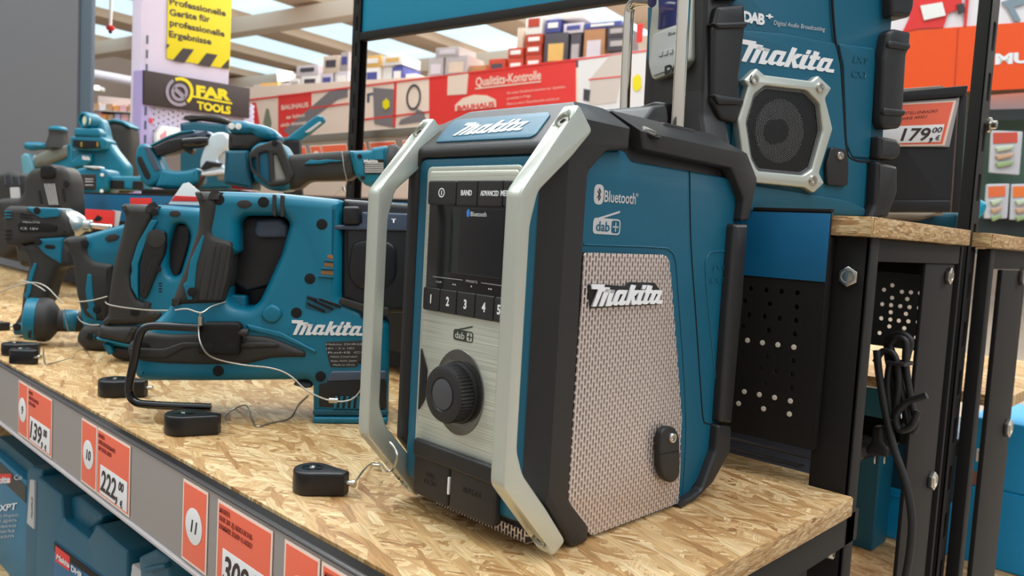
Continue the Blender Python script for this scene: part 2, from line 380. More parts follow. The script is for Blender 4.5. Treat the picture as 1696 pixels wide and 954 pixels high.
# --- steel under-frame of the lower board
t = thing('table_frame', 'black steel frame under the front board with one hex bolt', 'frame', (-1, .3, FZ))
slab('end_rail', rect(.30, .73, -.047, -.018), FX, -.022, -.004, bmetal, t)
slab('front_rail', [(-3.4, .2751), (XE - .004, .2751), (XE - .004, .2960), (-3.4, .2756)], FT, -.050, -.002, bmetal, t, bev=.0008)
slab('leg', rect(.60, .645, FZ, -.047), FX, -.03, -.012, bmetal, t)
slab('leg', rect(.30, .335, FZ, -.047), FX.shift(n=-2.6), -.03, -.012, bmetal, t)
hex_bolt('bolt', FX.to(*FX.px(1378, 914, -.01), -.012), (1, 0, 0), .007, steel, t)
# --- posts of the stepped frame (front post, rear post), upper board and crossbar
t = thing('step_frame', 'black steel upright frame carrying the raised board at the table end', 'frame', (XE, .7, FZ))
slab('front_leg', rect(-.286, XE - .004, FZ, .226), Fr((0, .700, 0), (1, 0, 0)), -.004, 0, bmetal, t)          # wide face towards the aisle
slab('front_leg_flange', rect(.700, .722, FZ, .226), FX, -.008, -.004, bmetal, t)
slab('crossbar', rect(.724, .975, .205, .225), FX, -.020, -.006, bmetal, t)
slab('rear_leg', rect(.868, .968, FZ, .205), FX, -.012, -.008, bmetal, t)
slab('rear_leg_flange', rect(-.29, XE - .006, FZ, .225), Fr((0, .978, 0), (1, 0, 0)), -.010, -.004, bmetal, t)
Fp = Fr((0, .700, 0), (1, 0, 0))
def hexhead(F, px, py, r, n, parent):
    u, v = F.px(px, py, n)
    b = slab('bolt', ell(u, v, r, n=6, a0=pi / 6), F, n, n + r * .55, steel, parent, bev=r * .12)
    slab('bolt_face', [ell(u, v, r * .7), ell(u, v, r * .55)], F, n + r * .5, n + r * .6, steel, b, bev=.0001)
hexhead(Fp, 1407, 458, .0092, .0, t); hexhead(FX, 1568, 457, .0092, -.008, t); hexhead(FX, 1540, 795, .0105, -.008, t)
slab('back_beam', rect(-3.3, -.29, .19, .225), Fr((0, .97, 0), (1, 0, 0)), -.02, 0, bmetal, t)
slab('front_beam', rect(-3.3, -.29, .19, .225), Fr((0, .72, 0), (1, 0, 0)), -.02, 0, bmetal, t)
t = thing('raised_board', 'raised strand board shelf the second radio stands on', 'shelf board', (-1.5, .69, .226))
slab('panel', [(-3.4, .69), (XE, .69), (XE, .984), (-3.4, .984)], FT, .226, .243, osb, t, bev=.0005, br=1)
slab('end_edge', rect(.691, .983, .2265, .2425), FX, .0001, .001, osbe, t, bev=.0003, br=1)
slab('front_edge', rect(-3.3, XE - .001, .2265, .2425), Fr((0, .69, 0), (1, 0, 0)), .0001, .001, osbe, t, bev=.0003, br=1)
# --- perforated riser panel with blue top band
FR = Fr((0, .684, 0), (1, 0, 0))
t = thing('riser_panel', 'black perforated riser panel with bright blue top band behind the tools', 'panel', (-1.5, .684, .035))
loops = [rect(-3.3, -.279, .036, .2475)]
xr = FR.px(1371, 500)[0]
dots = [(237,475),(240.5,480)]
hz = [(158,440),(235,448),(310,455),(388,462),(130,503),(252,516),(385,532),(150,570),(226,578),(300,588),(381,599),(121,628),(246,647),(375,666),(143,697),(217,709),(293,719),(372,731),(115,755),(238,778),(368,798),(133,825),(207,837),(283,850),(361,865),(105,885),(229,908),(358,932)]
hp = zz(hz, 2.982, 1190, 330) + zz([(122,82),(193,96),(265,110),(340,126),(95,138),(213,163),(335,188)], 2.856, 1190, 620)
base = [FR.px(x, y) for x, y in hp]
for (u, v) in base: loops.append(ell(u, v, .0026, n=10))
# the same drilled pattern repeats to the left behind the tools
for i in range(14):
    for j in range(7):
        u = -.80 + i * .028 + (.014 if j % 2 else 0); v = .165 - j * .019
        loops.append(ell(u, v, .0026, n=8))
slab('panel', loops, FR, -.0015, 0, bmetal, t, bev=.0, smooth=0)
plug = M('cream_hole_light', (225, 215, 200), .4)  # cream discs painted in for light showing through these holes
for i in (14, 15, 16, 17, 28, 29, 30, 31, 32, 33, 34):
    u, v = base[i]; slab('plug', ell(u, v, .0024, n=12), FR, -.0012, .0004, plug, t, bev=.0002)  # no real plugs: painted discs for light showing through the holes
slab('blue_band', rect(-3.3, -.2795, .185, .2445), FR, .0002, .0012, bluepaint, t, bev=.0003)
slab('top_lip', rect(-3.3, -.279, .2455, .2485), FR, -.0055, .0015, bmetal, t, bev=.0005)
slab('side_return', rect(.673, .684, .036, .224), Fr((-.279, 0, 0), (0, 1, 0)).shift(u=.012), -.0012, 0, bmetal, t, bev=.0002)
# things seen through the drilled holes: back panel with pale light behind it
t = tag(slab('back_panel', rect(-3.3, -.335, -.25, .19), Fr((0, .93, 0), (1, 0, 0)), -.002, 0, black, None), 'plain black sheet panel deep behind the perforated riser', 'panel')
# price labels on the blue band, left
def smallcard(px4, mat, label, n=.0014):
    F = FR
    o = slab('price_card', F.pp(px4, n), F, n, n + .0006, mat, None, bev=.0001); tag(o, label, 'price card'); return o
smallcard([(216, 328), (251, 328), (251, 341), (216, 341)], red_m, 'small red price card on the blue band beside the teal saw')
# --- slotted uprights and the teal header board
Pl = ondist(580, 120, 1.95); Pr = Vector((-.262, 1.02, 0))
def slotted_post(name, F, u, w, z0, z1, label, slots, d=.026):
    t = thing(name, label, 'post', F.to(u, z0, -d)); t.location.z = z0
    lp = [rect(u, u + w, z0, z1)]
    for s in slots: lp.append(rnd(rect(u + w * .42, u + w * .68, s, s + .034), .003, 2))
    slab('slotted_face', lp, F, -.0025, 0, bmetal, t, bev=.0004, br=1)
    slab('web', rect(u, u + w, z0, z1), F, -d, -d + .0025, bmetal, t, bev=.0004, br=1)
    slab('flange', rect(u - .0, u + .0025, z0, z1), F, -d + .0026, -.0026, bmetal, t, bev=.0002, br=1)
    return t
FRt = Fr((-.266, 0, 0), (0, 1, 0))
uc0 = FRt.px(1645, 0)[0]; uc1 = FRt.px(1657, 0)[0]
tp = thing('slotted_post', 'tall black slotted upright rising past the orange sign, right of the second radio', 'post', FRt.to(uc0, FZ, -.02))
lp = [rect(uc0, uc1, FZ, 1.3)]
for i in range(35): lp.append(rnd(rect(uc0 + (uc1 - uc0) * .38, uc0 + (uc1 - uc0) * .75, -.86 + .06 * i, -.826 + .06 * i), .003, 2))
slab('slotted_face', lp, FRt, -.0025, 0, bmetal, tp, bev=.0004, br=1, smooth=0)
FW1 = Fr((0, uc0, 0), (1, 0, 0)); ux0 = FW1.px(1621, 0)[0]
slab('front_face', rect(ux0, -.2662, FZ, 1.3), FW1, -.0025, 0, bmetal, tp, bev=.0004, br=1)
slab('back_face', rect(ux0, -.2662, FZ, 1.3), Fr((0, uc1, 0), (1, 0, 0)), 0, .0025, bmetal, tp, bev=.0004, br=1)
lug = lathe('screw', [(.009, 0), (.009, .003), (.005, .004), (.005, .009), (.001, .010)], FRt.to(*FRt.px(1637, 207), 0), (1, 0, 0), steel, tp, n=16)
HU = head(83.5); FH = Fr((Pl.x, Pl.y, 0), HU)
uh = FH.px(585.7, 0)[0]; wz = FH.px(598, 0)[0] - uh
slotted_post('slotted_post', FH, uh, wz * 1.0, .25, 1.6, 'black slotted upright at the left end of the teal header board', [.3 + .06 * i for i in range(20)])
uhb = FH.px(604, 150, -.05)[0]; 
t = thing('header_board', 'blank teal header board in a black frame above the tools', 'sign', FH.to(uh + .3, .8))
bl = FH.px(594, 62); br_ = FH.px(900, 10)
zb = FH.px(598, 66)[1]
slab('frame_bar', rect(uh + wz, uh + 2.6, zb, zb + .018), FH, -.02, .0, bmetal, t, bev=.001)
slab('teal_board', rect(uh + wz, uh + 2.6, zb + .018, zb + .6), FH, -.012, -.006, M('teal_sign', (0, 130, 165), .5), t, bev=.001)
# --- price rail behind the raised board
zt = .443
def zq(x, y, Y): return Fr((0, Y, 0), (1, 0, 0)).px(x, y)
YR = 1.16
FP = Fr((0, YR, 0), (1, 0, 0))
t = thing('price_rail', 'long black and grey rail of slanted price cards behind the raised board', 'rail', (-1.6, YR, .3))
za = FP.px(655, 216)[1]
z1 = za
slab('rail_top', rect(-3.4, -.34, z1 - .016, z1 + .004), FP, -.03, .006, M('rail_grey', (112, 104, 94), .4), t, bev=.002)
tilt = Fr((0, YR - .004, z1 - .018), (1, 0, 0), (0, -.35, 1))
slab('face', rect(-3.4, -.80, -.075, 0), tilt, -.002, 0, greystrip, t, bev=.0003)
def tcard(x0, x1, label, circ=False, y0=240, y1=275):
    u0 = tilt.px(x0, y0, .001)[0]; u1 = tilt.px(x1, y0, .001)[0]
    k = thing('price_card', label, 'price card', tilt.to(u0, -.06, .001))
    slab('card', rect(u0, u1, -.07, -.006), tilt, .0004, .0012, salmon, k, bev=.0001)
    slab('print', rect(u0 + .003, u1 - .003, -.067, -.009), tilt, .0012, .0016, orange, k, bev=.0001)
    if circ: slab('number_disc', ell((u0 + u1) / 2, -.04, .019), tilt, .0017, .0022, white, k, bev=.0001)
    return k
tcard(466, 505, 'plain orange price card right above the grinder head at the rail left end')
tcard(512, 530, 'narrow orange number card on the rail with half hidden white disc', True)
tcard(531, 574, 'wide orange price card on the rail left of the black upright')
tcard(586, 606, 'narrow orange number card on the rail right of the black upright', True)
tcard(612, 656, 'wide orange price card on the rail above the grinder tail')
tcard(668, 690, 'narrow orange number card on the rail next to the front radio bar', True)
# black tilted holder with the 179 card (right)
FHo = Fr(Fr((-.30, 0, 0), (0, 1, 0)).to(.93, 0, 0), head(33))
Ph = ondist(1540, 240, .99); FHo = Fr(Ph, head(60))
t = thing('sign_holder', 'black tilted sheet metal card holder hanging right of the second radio', 'holder', FHo.to(0, -.08))
slab('plate', rnd(FHo.pp([(1440, 163), (1587, 152), (1587, 155), (1574, 352), (1440, 352)]), .002), FHo, -.004, 0, black, t, bev=.0006)
slab('top_lip', rnd(FHo.pp([(1440, 156), (1604, 141), (1600, 158), (1440, 172)], .006), .002), FHo, -.004, .006, black, t, bev=.001)
slab('side_arm', FHo.pp([(1587, 158), (1600, 158), (1586, 352), (1574, 352)], -.01), FHo, -.02, -.004, black, t, bev=.001)
slab('bottom_lip', FHo.pp([(1440, 332), (1575, 332), (1574, 350), (1440, 352)], .004), FHo, 0, .004, black, t, bev=.001)
k = thing('price_card', 'orange and white card reading 179,00 beside the second radio', 'price card', FHo.to(0, -.02, .003))
slab('sleeve', FHo.pp([(1440, 172), (1590, 162), (1573, 243), (1440, 243)], .004), FHo, .0022, .0028, M('clear_sleeve_grey', (170, 168, 166), .15), k, bev=.0002)
slab('card', FHo.pp([(1440, 174), (1584, 166), (1565, 241), (1440, 243)], .004), FHo, .0030, .0036, salmon, k, bev=.0001)
slab('print', FHo.pp([(1440, 177), (1579, 169), (1561, 238), (1440, 240)], .004), FHo, .0037, .0042, orange, k, bev=.0001)
slab('price_field', FHo.pp([(1440, 211), (1564, 206), (1557, 235), (1440, 239)], .004), FHo, .0043, .0047, white, k, bev=.0001)
textpx('price_figures', '179,', FHo, (1491, 233), (1545, 232), 21, ink, k, .0048, shear=.25, bold=.02)
textpx('price_cents', '00', FHo, (1544, 220), (1561, 219), 9, ink, k, .0048, shear=.25, bold=.02)
textpx('currency', '€', FHo, (1549, 233), (1558, 232), 8, ink, k, .0048, shear=.25, bold=.02)
textpx('card_text', 'BAUSTELLENRADIO', FHo, (1484, 191), (1553, 186), 5, ink, k, .0043, shear=.25)
textpx('card_text', '6 OHNE AKKU', FHo, (1484, 200), (1536, 195), 5, ink, k, .0043, shear=.25)
# --- front price strip
FS0 = Fr((0, .272, 0), (1, 0, 0))
def sline(px, py): return FS0.px(px, py)
zt0 = -.001
pz = [FS0.px(0, 602)[1], FS0.px(318, 779)[1], FS0.px(594, 954)[1], FS0.px(0, 697)[1], FS0.px(205, 860)[1], FS0.px(320, 954)[1]]
print('strip z', pz)
t = thing('price_strip', 'grey plastic price strip with clear cover along the front shelf edge', 'price strip', (-1.0, .272, -.07))
slab('strip', rect(-3.2, -.28, -.066, .0045), FS0, -.003, 0, greystrip, t, bev=.0005)
slab('upper_lip', rect(-3.2, -.28, .0045, .0070), FS0, -.003, .0016, M('dark_strip_lip', (70, 66, 66), .3), t, bev=.0015)
slab('lower_lip', rect(-3.2, -.28, -.0695, -.066), FS0, -.004, .003, M('pale_strip_lip', (185, 178, 178), .3), t, bev=.001)
def shelf_card(corners, label, disc=None, price=None, lines=(), w=None):
    # corners: pixel x of left and right edge at card middle, card spans strip height
    u0 = FS0.px(corners[0], corners[2], .002)[0]; u1 = FS0.px(corners[1], corners[3], .002)[0]
    z0, z1_ = -.0635, .0020
    k = thing('price_card', label, 'price card', FS0.to(u0, z0, .001))
    slab('card', rect(u0, u1, z0, z1_), FS0, .0004, .001, salmon, k, bev=.0001)
    slab('print', rect(u0 + .0022, u1 - .0022, z0 + .0022, z1_ - .0022), FS0, .001, .0013, orange, k, bev=.0001)
    um = (u0 + u1) / 2
    if disc is not None:
        slab('number_disc', ell(um, -.031, .0145), FS0, .0014, .0017, white, k, bev=.0001)
        if disc: text('number', disc, FS0, um, -.0360, .0145, ink, k, .0018, bold=.01, shear=.2, align='CENTER')
    if price:
        slab('price_field', rect(u0 + .011, u1 - .004, -.060, -.032), FS0, .0014, .0017, white, k, bev=.0001)
        pw = u1 - u0 - .020
        me = text_me(price[0], .030, bold=.02, shear=.22, depth=.0002); xs = [v.co.x for v in me.vertices]; s = (pw * .70) / (max(xs) - min(xs))
        for v in me.vertices: v.co.x = u0 + .0125 + (v.co.x - min(xs)) * s; v.co.y = -.056 + v.co.y * .95
        finish('price_figures', me, FS0, ink, k, .0019, 0)
        text('price_cents', price[1], FS0, u0 + .013 + pw * .72, -.0440, .012, ink, k, .0018, bold=.02, shear=.22)
        text('currency', '€', FS0, u0 + .013 + pw * .8, -.059, .009, ink, k, .0018, bold=.02)
    for i, l in enumerate(lines):
        text('card_text', l, FS0, u0 + .004, -.0065 - i * .0062, .0056, ink2, k, .0014, bold=.01, xs=.8, shear=.15)
    return k
shelf_card((29, 44, 665, 675), 'narrow orange disc card numbered 9, leftmost beside the 139,00 card', '9')
shelf_card((44.5, 84, 680, 700), 'orange price card reading 139,00 at the left of the shelf strip', None, ('139,', '00'), ('MAKITA', 'AKKU SCHRAUBER', 'OHNE AKKU'))
shelf_card((133, 158, 735, 750), 'narrow orange disc card numbered 10, beside the 222,00 card', '10')
shelf_card((159, 213, 755, 790), 'orange price card reading 222,00 on the shelf strip', None, ('222,', '00'), ('MAKITA', 'AKKU-BOHRHAMMER', '18V OHNE AKKU'))
shelf_card((300, 341, 860, 870), 'narrow orange disc card numbered 11, standing alone left of the hammer drill card', '11')
shelf_card((357, 448, 890, 930), 'orange price card for a hammer drill starting with 30', None, ('309,', '00'), ('MAKITA', 'DHR 281 ZJ AKKU-BOHR-', 'HAMMER 2X18V O.AKKU'))
shelf_card((469, 527, 910, 940), 'narrow orange number card right of the hammer drill card', '')
shelf_card((530, 640, 950, 1000), 'last orange price card at the lower edge of the photo', None, None, ('MAKITA', 'BAUSTELLENRADIO'))
# ============================================================ front radio
TH = radians(-1.0); RW = Vector((cos(TH), sin(TH), 0)); RD = Vector((-sin(TH), cos(TH), 0))
R0 = onz(955, 908)
FSd = Fr(R0, RD, (0, 0, 1), RW)                    # side: u = depth, v = up, n = outwards to the right
FSd.N = RW
FFr = Fr(R0, RW, (0, 0, 1), -RD)                   # front: u = width (negative to the left), n = towards the viewer
FD = .045; WD = -.153; UM = WD / 2                 # front plane offset, width
radio = thing('jobsite_radio', 'front teal and black jobsite radio with two silver bars, display and tuning knob', 'radio', R0 + RW * UM + RD * .08)
S = FSd.pp
print('side pts', [tuple(round(c, 3) for c in p) for p in S([(1011,209),(1045,216),(951,262),(945,560),(935,820),(925,921),(975,891),(1007,249),(968,402),(942,831)])])
# core body
def sidebox(name, pts, w0, w1, mat, parent, bev=.004, r=.006, **k):
    return slab(name, rnd(pts, r), FSd, w0, w1, mat, parent, bev=bev, **k)
core = [(-.035, .018), (-.02, .008), (.005, .003), (.15, .003), (.198, .045), (.200, .235), (.188, .258), (.168, .2765), (.03, .286), (-.02, .285), (-.036, .262)]
body = sidebox('body', core, WD + .010, -.010, black, radio)
panel_px = [(1000, 248), (1036, 250), (1046, 267), (1209, 295), (1220, 325), (1209, 520), (1192, 705), (1189, 747), (1128, 836), (978, 888), (936, 827), (958, 517), (962, 402), (968, 285)]
pp_ = FSd.pp(panel_px, -.008)
sidebox('side_panel', pp_, -.016, -.008, teal, radio, bev=.002, r=.004)
# mirrored side on the far side
sidebox('side_panel', pp_, WD + .008, WD + .016, teal, radio, bev=.002, r=.004)
# front bumper
fb = [(.030, .2895), (.004, .2965), (-.012, .2965), (-.045, .271), (-.045, .052), (-.006, .001), (.012, .001)]
inner = S([(975, 890), (977, 873), (943, 829), (962, 517), (968, 402), (976, 285), (1007, 250), (1043, 248)])
fbp = [(inner[-1][0] + .001, .3040), (.010, .3045), (-.0035, .3040), (-.045, .271), (-.045, .052), (-.004, .001), (inner[0][0], .001)] + inner[1:]
bump = sidebox('front_bumper', fbp, WD, 0, rubber, radio, bev=.003, r=.003)
for w_, s_ in ((0, 1), (WD, -1)): chamfer(bump, FSd.to(0, .2885, w_), (RW * s_ * .62 + Vector((0, 0, 1))).normalized())
cp = FFr.to(-.0125, 0, FD); chamfer(bump, cp, (FFr.N + FFr.U).normalized())
cp = FFr.to(WD + .005, 0, FD); chamfer(bump, cp, (FFr.N - FFr.U).normalized())
pocket = rnd(rect(WD + .0150, -.0125, .022, .2645), .008)
cut = slab('cut', pocket, FFr, FD - .009, FD + .01, None, None, bev=0); boolean(bump, cut)
FFn = FFr.shift(n=FD)                              # front plane frame
# teal dish lining the pocket
slab('front_surround', rnd(rect(WD + .0153, -.0128, .0225, .2642), .008), FFn, -.0088, -.0012, teal, radio, bev=.0025)
# brushed fascia
Q = lambda pts, n=0: FFn.pp(pts, n)
sp = rnd(rect(-.1225, -.030, .050, .2545), .004)
fas = slab('fascia', sp, FFn, -.004, .0012, brush, radio, bev=.0012)
slab('fascia_rim', [rnd(rect(-.1250, -.0275, .047, .2575), .005), rnd(rect(-.1220, -.0305, .051, .2540), .004)], FFn, -.004, .0006, silver, radio, bev=.0006)
# display block
z_bt = FFn.px(718, 300)[1]; z_bb = FFn.px(707, 512)[1]
dl = -.1195; dr = -.0335
dsp = slab('display_surround', rnd(rect(dl, dr, z_bb, z_bt), .003), FFn, .0005, .0018, gloss, radio, bev=.0004)
def zof(px, py, n=.002): return FFn.px(px, py, n)[1]
def uof(px, py, n=.002): return FFn.px(px, py, n)[0]
zr = zof(716, 339)
us = [dl, uof(759, 320), uof(794, 320), uof(836, 320), dr]
for i in range(4):
    b = slab('button', rnd(rect(us[i] + .0003, us[i + 1] - .0003, zr, z_bt), .0022 if i in (0, 3) else .0008), FFn, .0018, .0040, rubber, radio, bev=.0008)
    um = (us[i] + us[i + 1]) / 2; zm = (zr + z_bt) / 2
    if i == 0: multi('marking', [([ell(um, zm, .0034), ell(um, zm, .0026)], .004, .0042), (rect(um - .0004, um + .0004, zm - .0016, zm + .0016), .004, .0042)], FFn, white, b, bev=0)
    else: text('marking', ['', 'BAND', 'ADVANCED', 'MENU'][i], FFn, um, zm - .0017, .0052 if i != 2 else .0048, white, b, .0040, bold=.02, align='CENTER', xs=.8 if i != 2 else .68)
zr2 = zof(710, 475)
us = [dl, uof(731.5, 490), uof(759.5, 495), uof(790, 500), dr + .0, ]
us = [dl, uof(731.5, 490), uof(759.5, 495), uof(790, 500), uof(821, 505), dr]
for i in range(5):
    b = slab('button', rnd(rect(us[i] + .0003, us[i + 1] - .0003, z_bb, zr2), .0022 if i in (0, 4) else .0008), FFn, .0018, .0040, rubber, radio, bev=.0008)
    um = (us[i] + us[i + 1]) / 2; zm = (z_bb + zr2) / 2
    text('marking', '12345'[i], FFn, um, zm - .0028, .0088, white, b, .0040, bold=.03, align='CENTER', xs=.75)
# screen and print
scr = slab('screen', rnd(rect(uof(745, 400), uof(833, 400), zof(745, 452), zof(745, 343)), .001), FFn, .0018, .0020, M('dark_lcd', (16, 22, 26), .08, coat=.4), radio, bev=.0001)
textpx('display_text', 'Bluetooth', FFn, (780, 358), (806, 359), 8, white, scr, .0021)
multi('bluetooth_sign', [(ell(uof(776, 353), zof(776, 353), .0018, .0028), .0021, .0023)], FFn, M('blue_sign', (60, 130, 220), .4), scr, bev=0)
multi('print_line', [(FFn.pp([(717, 457.5), (766, 463.5), (766, 464.3), (717, 458.3)], .002), .0019, .0021), (FFn.pp([(797, 468), (832, 473), (832, 473.8), (797, 468.8)], .002), .0019, .0021)], FFn, lgrey, radio, bev=0)
textpx('marking', 'PRESETS', FFn, (772, 467), (791, 469.5), 4, lgrey, radio, .0019)
textpx('marking', 'PAIR', FFn, (723, 468), (732, 469), 3.5, lgrey, radio, .0019)
def tri(x, y, s, d): return FFn.pp([(x, y - s), (x + d * s * 1.3, y), (x, y + s)], .002)
multi('marking', [(tri(751, 471, 1.5, -1), .0019, .0021), (tri(754.5, 471.5, 1.5, -1), .0019, .0021), (tri(780, 474.5, 1.6, 1), .0019, .0021), (tri(809, 478.5, 1.6, 1), .0019, .0021), (tri(812.5, 479, 1.6, 1), .0019, .0021)], FFn, white, radio, bev=0)
# dab+ badges
def dab(F, n, px, parent, dark, light, name='dab_badge'):
    # px: origin (bottom-left), bottom-right, height in pixels
    a = Vector(F.px(*px[0], n)); b = Vector(F.px(*px[1], n)); h = abs(Vector(F.px(px[0][0], px[0][1] - px[2], n)).y - a.y); w = (b - a).x
    u, v = a.x, a.y; t_ = w * .035
    plate = rnd(rect(u, u + w, v, v + h), h * .3)
    r1 = slab(name, [plate, rnd(rect(u + w * .66, u + w - t_, v + t_, v + h - t_), h * .2)], F, n, n + .0003, dark, parent, bev=0)
    multi(name + '_plus', [(rect(u + w * .81, u + w * .84, v + h * .2, v + h * .8), n, n + .0003), (rect(u + w * .72, u + w * .93, v + h * .46, v + h * .55), n, n + .0003), ([(u + w * .16, v + h), (u + w * .34, v + h), (u + w * .95, v + h * 1.42), (u + w * .95, v + h * 1.55)], n, n + .0003)], F, dark, parent, bev=0)
    text(name + '_letters', 'dab', F, u + w * .345, v + h * .2, h * .86, light, parent, n + .0003, bold=.01, align='CENTER', xs=.72 * (w / h) / 1.75)
dab(FFn, .0013, ((751, 562), (783, 567), 18), radio, M('badge_dark', (50, 56, 46), .5), brush)
# knob in its dish
kc = ((-.0775), zof(762, 650, .002)); kc = (UM - .001, FFn.px(762, 650, .001)[1])
slab('knob_dish', [ell(*kc, .0262, .0305, n=48), ell(*kc, .0215, .0215, n=48)], FFn, .0009, .0020, M('satin_bezel', (120, 120, 116), .25, .9), radio, bev=.0008)
slab('dish_floor', ell(*kc, .0245, .0285, n=48), FFn, .0009, .0016, M('dish_metal', (150, 150, 142), .3, .8), radio, bev=.0002)
kp = FFn.to(kc[0], kc[1], .002)
kb = lathe('knob', [(.0215, 0), (.0215, .0025), (.0205, .003), (.0205, .0115), (.0195, .0135), (.0170, .0145), (.0122, .0145), (.0116, .0138), (.0001, .0138)], kp, FFn.N, rubber, radio, n=96, ribs=(.0029, .012), rib=.0012)
lathe('knob_cap', [(.0106, 0), (.0106, .0008), (.0098, .0011), (.0001, .0011)], kp + FFn.N * .0137, FFn.N, M('grey_cap', (72, 72, 76), .45), kb, n=40)
# side grips either side of the knob
gl = FFn.pp([(697, 575), (707, 612), (703, 662), (692, 680)], .002)
slab('grip_inlay', rnd(gl, .002), FFn, .0009, .0022, black, radio, bev=.0005)
slab('grip_inlay', rnd([(2 * UM - u, v) for u, v in gl][::-1], .002), FFn, .0009, .0022, black, radio, bev=.0005)
# port doors
ft, fb_ = FFn.px(695, 726)[1], FFn.px(690, 809)[1] - .002
fm = uof(748, 800)
for i, (a, b) in enumerate(((-.1205, fm - .0004), (fm + .0004, -.0325))):
    d = slab('port_door', rnd(rect(a, b, fb_, ft), .003), FFn, -.004, .0045, rubber, radio, bev=.002)
    text('door_lettering', ['USB\nDC5V', 'AUX-IN'][i], FFn, (a + b) / 2, (fb_ + ft) / 2 - .004, .0055, black, d, .0045, align='CENTER', bold=.02)
slab('door_hinge', rnd(rect(-.1205, -.0325, ft - .012, ft + .0015), .003), FFn, .001, .0062, rubber, radio, bev=.0022)
slab('door_gap_highlight', rnd(rect(fm - .0010, fm + .0010, fb_ + .010, ft - .018), .0008), FFn, .003, .0052, white, radio, bev=.0003)
slab('lower_grille', rect(-.118, -.02, .0035, .012), FFn, -.030, -.016, grille_m, radio, bev=.0004)
# top badge on the sloping bumper face
tn = Vector((0, 0, 1)); a_ = FSd.to(-.045, .271); b_ = FSd.to(-.013, .2965); sl = (b_ - a_).normalized()
FTp = Fr(a_, RW, sl); 
bp = FTp.pp(zz([(350, 325), (440, 210), (495, 165), (1165, 108), (1175, 130), (1075, 265), (1030, 290)], 4.336, 640, 160), .001)
slab('badge_plate', rnd(bp, .002), FTp, -.001, .0010, teal, radio, bev=.0006)
lg = FTp.pp([(749, 224), (862, 216), (770, 200)], .0015)
la_ = Vector(FTp.px(750, 225, .001)); lb2 = Vector(FTp.px(862, 216, .001))
logo('brand_lettering', FTp, (750, 225), (862, 216), 22, M('badge_silver', (215, 220, 222), .4), radio, .0011, .0004, v01=(0.001, (FTp.px(771, 199, .001)[1] - la_.y) * .78))
# silver protective bars
def bar(w0, w1, name):
    o = FSd.pp([(976, 213), (938, 258), (858, 322), (848, 540), (834, 792), (845, 815), (918, 905)], .004)
    i_ = FSd.pp([(934, 889), (903, 838), (859, 779), (855, 741), (869, 548), (880, 340), (888, 317), (945, 268), (979, 216)], .004)
    out = [(-.032, .2965), (-.080, .238), (-.080, .059), (-.030, .003)]
    inn = [(-.018, .011), (-.039, .037), (-.063, .064), (-.0695, .080), (-.0695, .218), (-.064, .239), (-.036, .262), (-.0165, .281)]
    return slab(name, rnd(out + inn, .004), FSd, w0, w1, silver, radio, bev=.0016, br=2)
print('bar outer', [tuple(round(c, 3) for c in p) for p in FSd.pp([(945,180),(976, 213), (938, 258), (858, 322), (848, 540), (834, 792), (845, 815), (918, 905),(934, 889), (903, 838), (859, 779), (855, 741), (869, 548), (880, 340), (888, 317), (945, 268), (979, 216)], .004)])
def face_bolt(bar_o, w, d, z, nd, nz, r=.0058):
    P = FSd.to(d, z, w); ax = (RD * nd + Vector((0, 0, nz))).normalized()
    hb = lathe('bolt', [(r, -.006), (r, .0), (r * .86, .0012), (r * .5, .0012), (r * .45, -.002), (.0001, -.002)], P, ax, steel, bar_o, n=24)
    lathe('bolt_socket', [(r * .44, -.001), (.0001, -.001)], P, ax, hole, hb, n=6)
for w0, w1, sgn in ((-.0070, .0052, 1), (-.1500, -.1378, -1)):
    b = bar(w0, w1, 'guard_bar')
    ww0, ww1 = (w0 - .009, w1 - .0002) if sgn > 0 else (w0 + .0002, w1 + .009)
    ends = []
    for pl_ in ([(-.032, .2965), (-.056, .268), (-.050, .256), (-.036, .262), (-.0165, .281)], [(-.030, .003), (-.056, .033), (-.050, .050), (-.039, .037), (-.018, .011)]):
        pass
    for top in (1, 0):
        if top: A, B = Vector((-.032, .2965)), Vector((-.080, .238))
        else: A, B = Vector((-.030, .003)), Vector((-.080, .059))
        dd = (B - A).normalized(); nn = Vector((-1, 1) if top else (-1, -1)); nn = Vector((dd.y, -dd.x)); 
        if nn.x > 0: nn = -nn
        # pyramid-shaped pocket cut near the bar end
        wc = (w0 + w1) / 2
        def W3(q, w): return FSd.to(q.x, q.y, w)
        base = [W3(A + dd * .0035 + nn * .001, wc + sgn * .001), W3(A + dd * .021 + nn * .001, wc - sgn * .0052), W3(A + dd * .033 + nn * .001, wc + sgn * .0005), W3(A + dd * .018 + nn * .001, wc + sgn * .0052)]
        tip = W3(A + dd * .014 - nn * .009, wc + sgn * .0025)
        bm = bmesh.new(); vs = [bm.verts.new(p) for p in base]; tv = bm.verts.new(tip)
        bm.faces.new(vs)
        for i in range(4): bm.faces.new((vs[i], vs[(i + 1) % 4], tv))
        bmesh.ops.recalc_face_normals(bm, faces=bm.faces); me = bpy.data.meshes.new('k'); bm.to_mesh(me); bm.free()
        ct = bpy.data.objects.new('k', me); COL.objects.link(ct); ct2 = bpy.data.objects.new('k', me); COL.objects.link(ct2); boolean(b, ct); bpy.data.objects.remove(ct2)
        q = A + dd * .0145 - nn * .0026
        cyl = lathe('cut', [(.0053, -.0035), (.0053, .02)], FSd.to(*(A + dd * .0145), wc + sgn * .0007), (RD * nn.x + Vector((0, 0, nn.y))).normalized(), None, None, n=28, smooth=0)
        boolean(b, cyl)
        face_bolt(b, wc + sgn * .0007, q.x, q.y, nn.x * 1, nn.y, .0045)
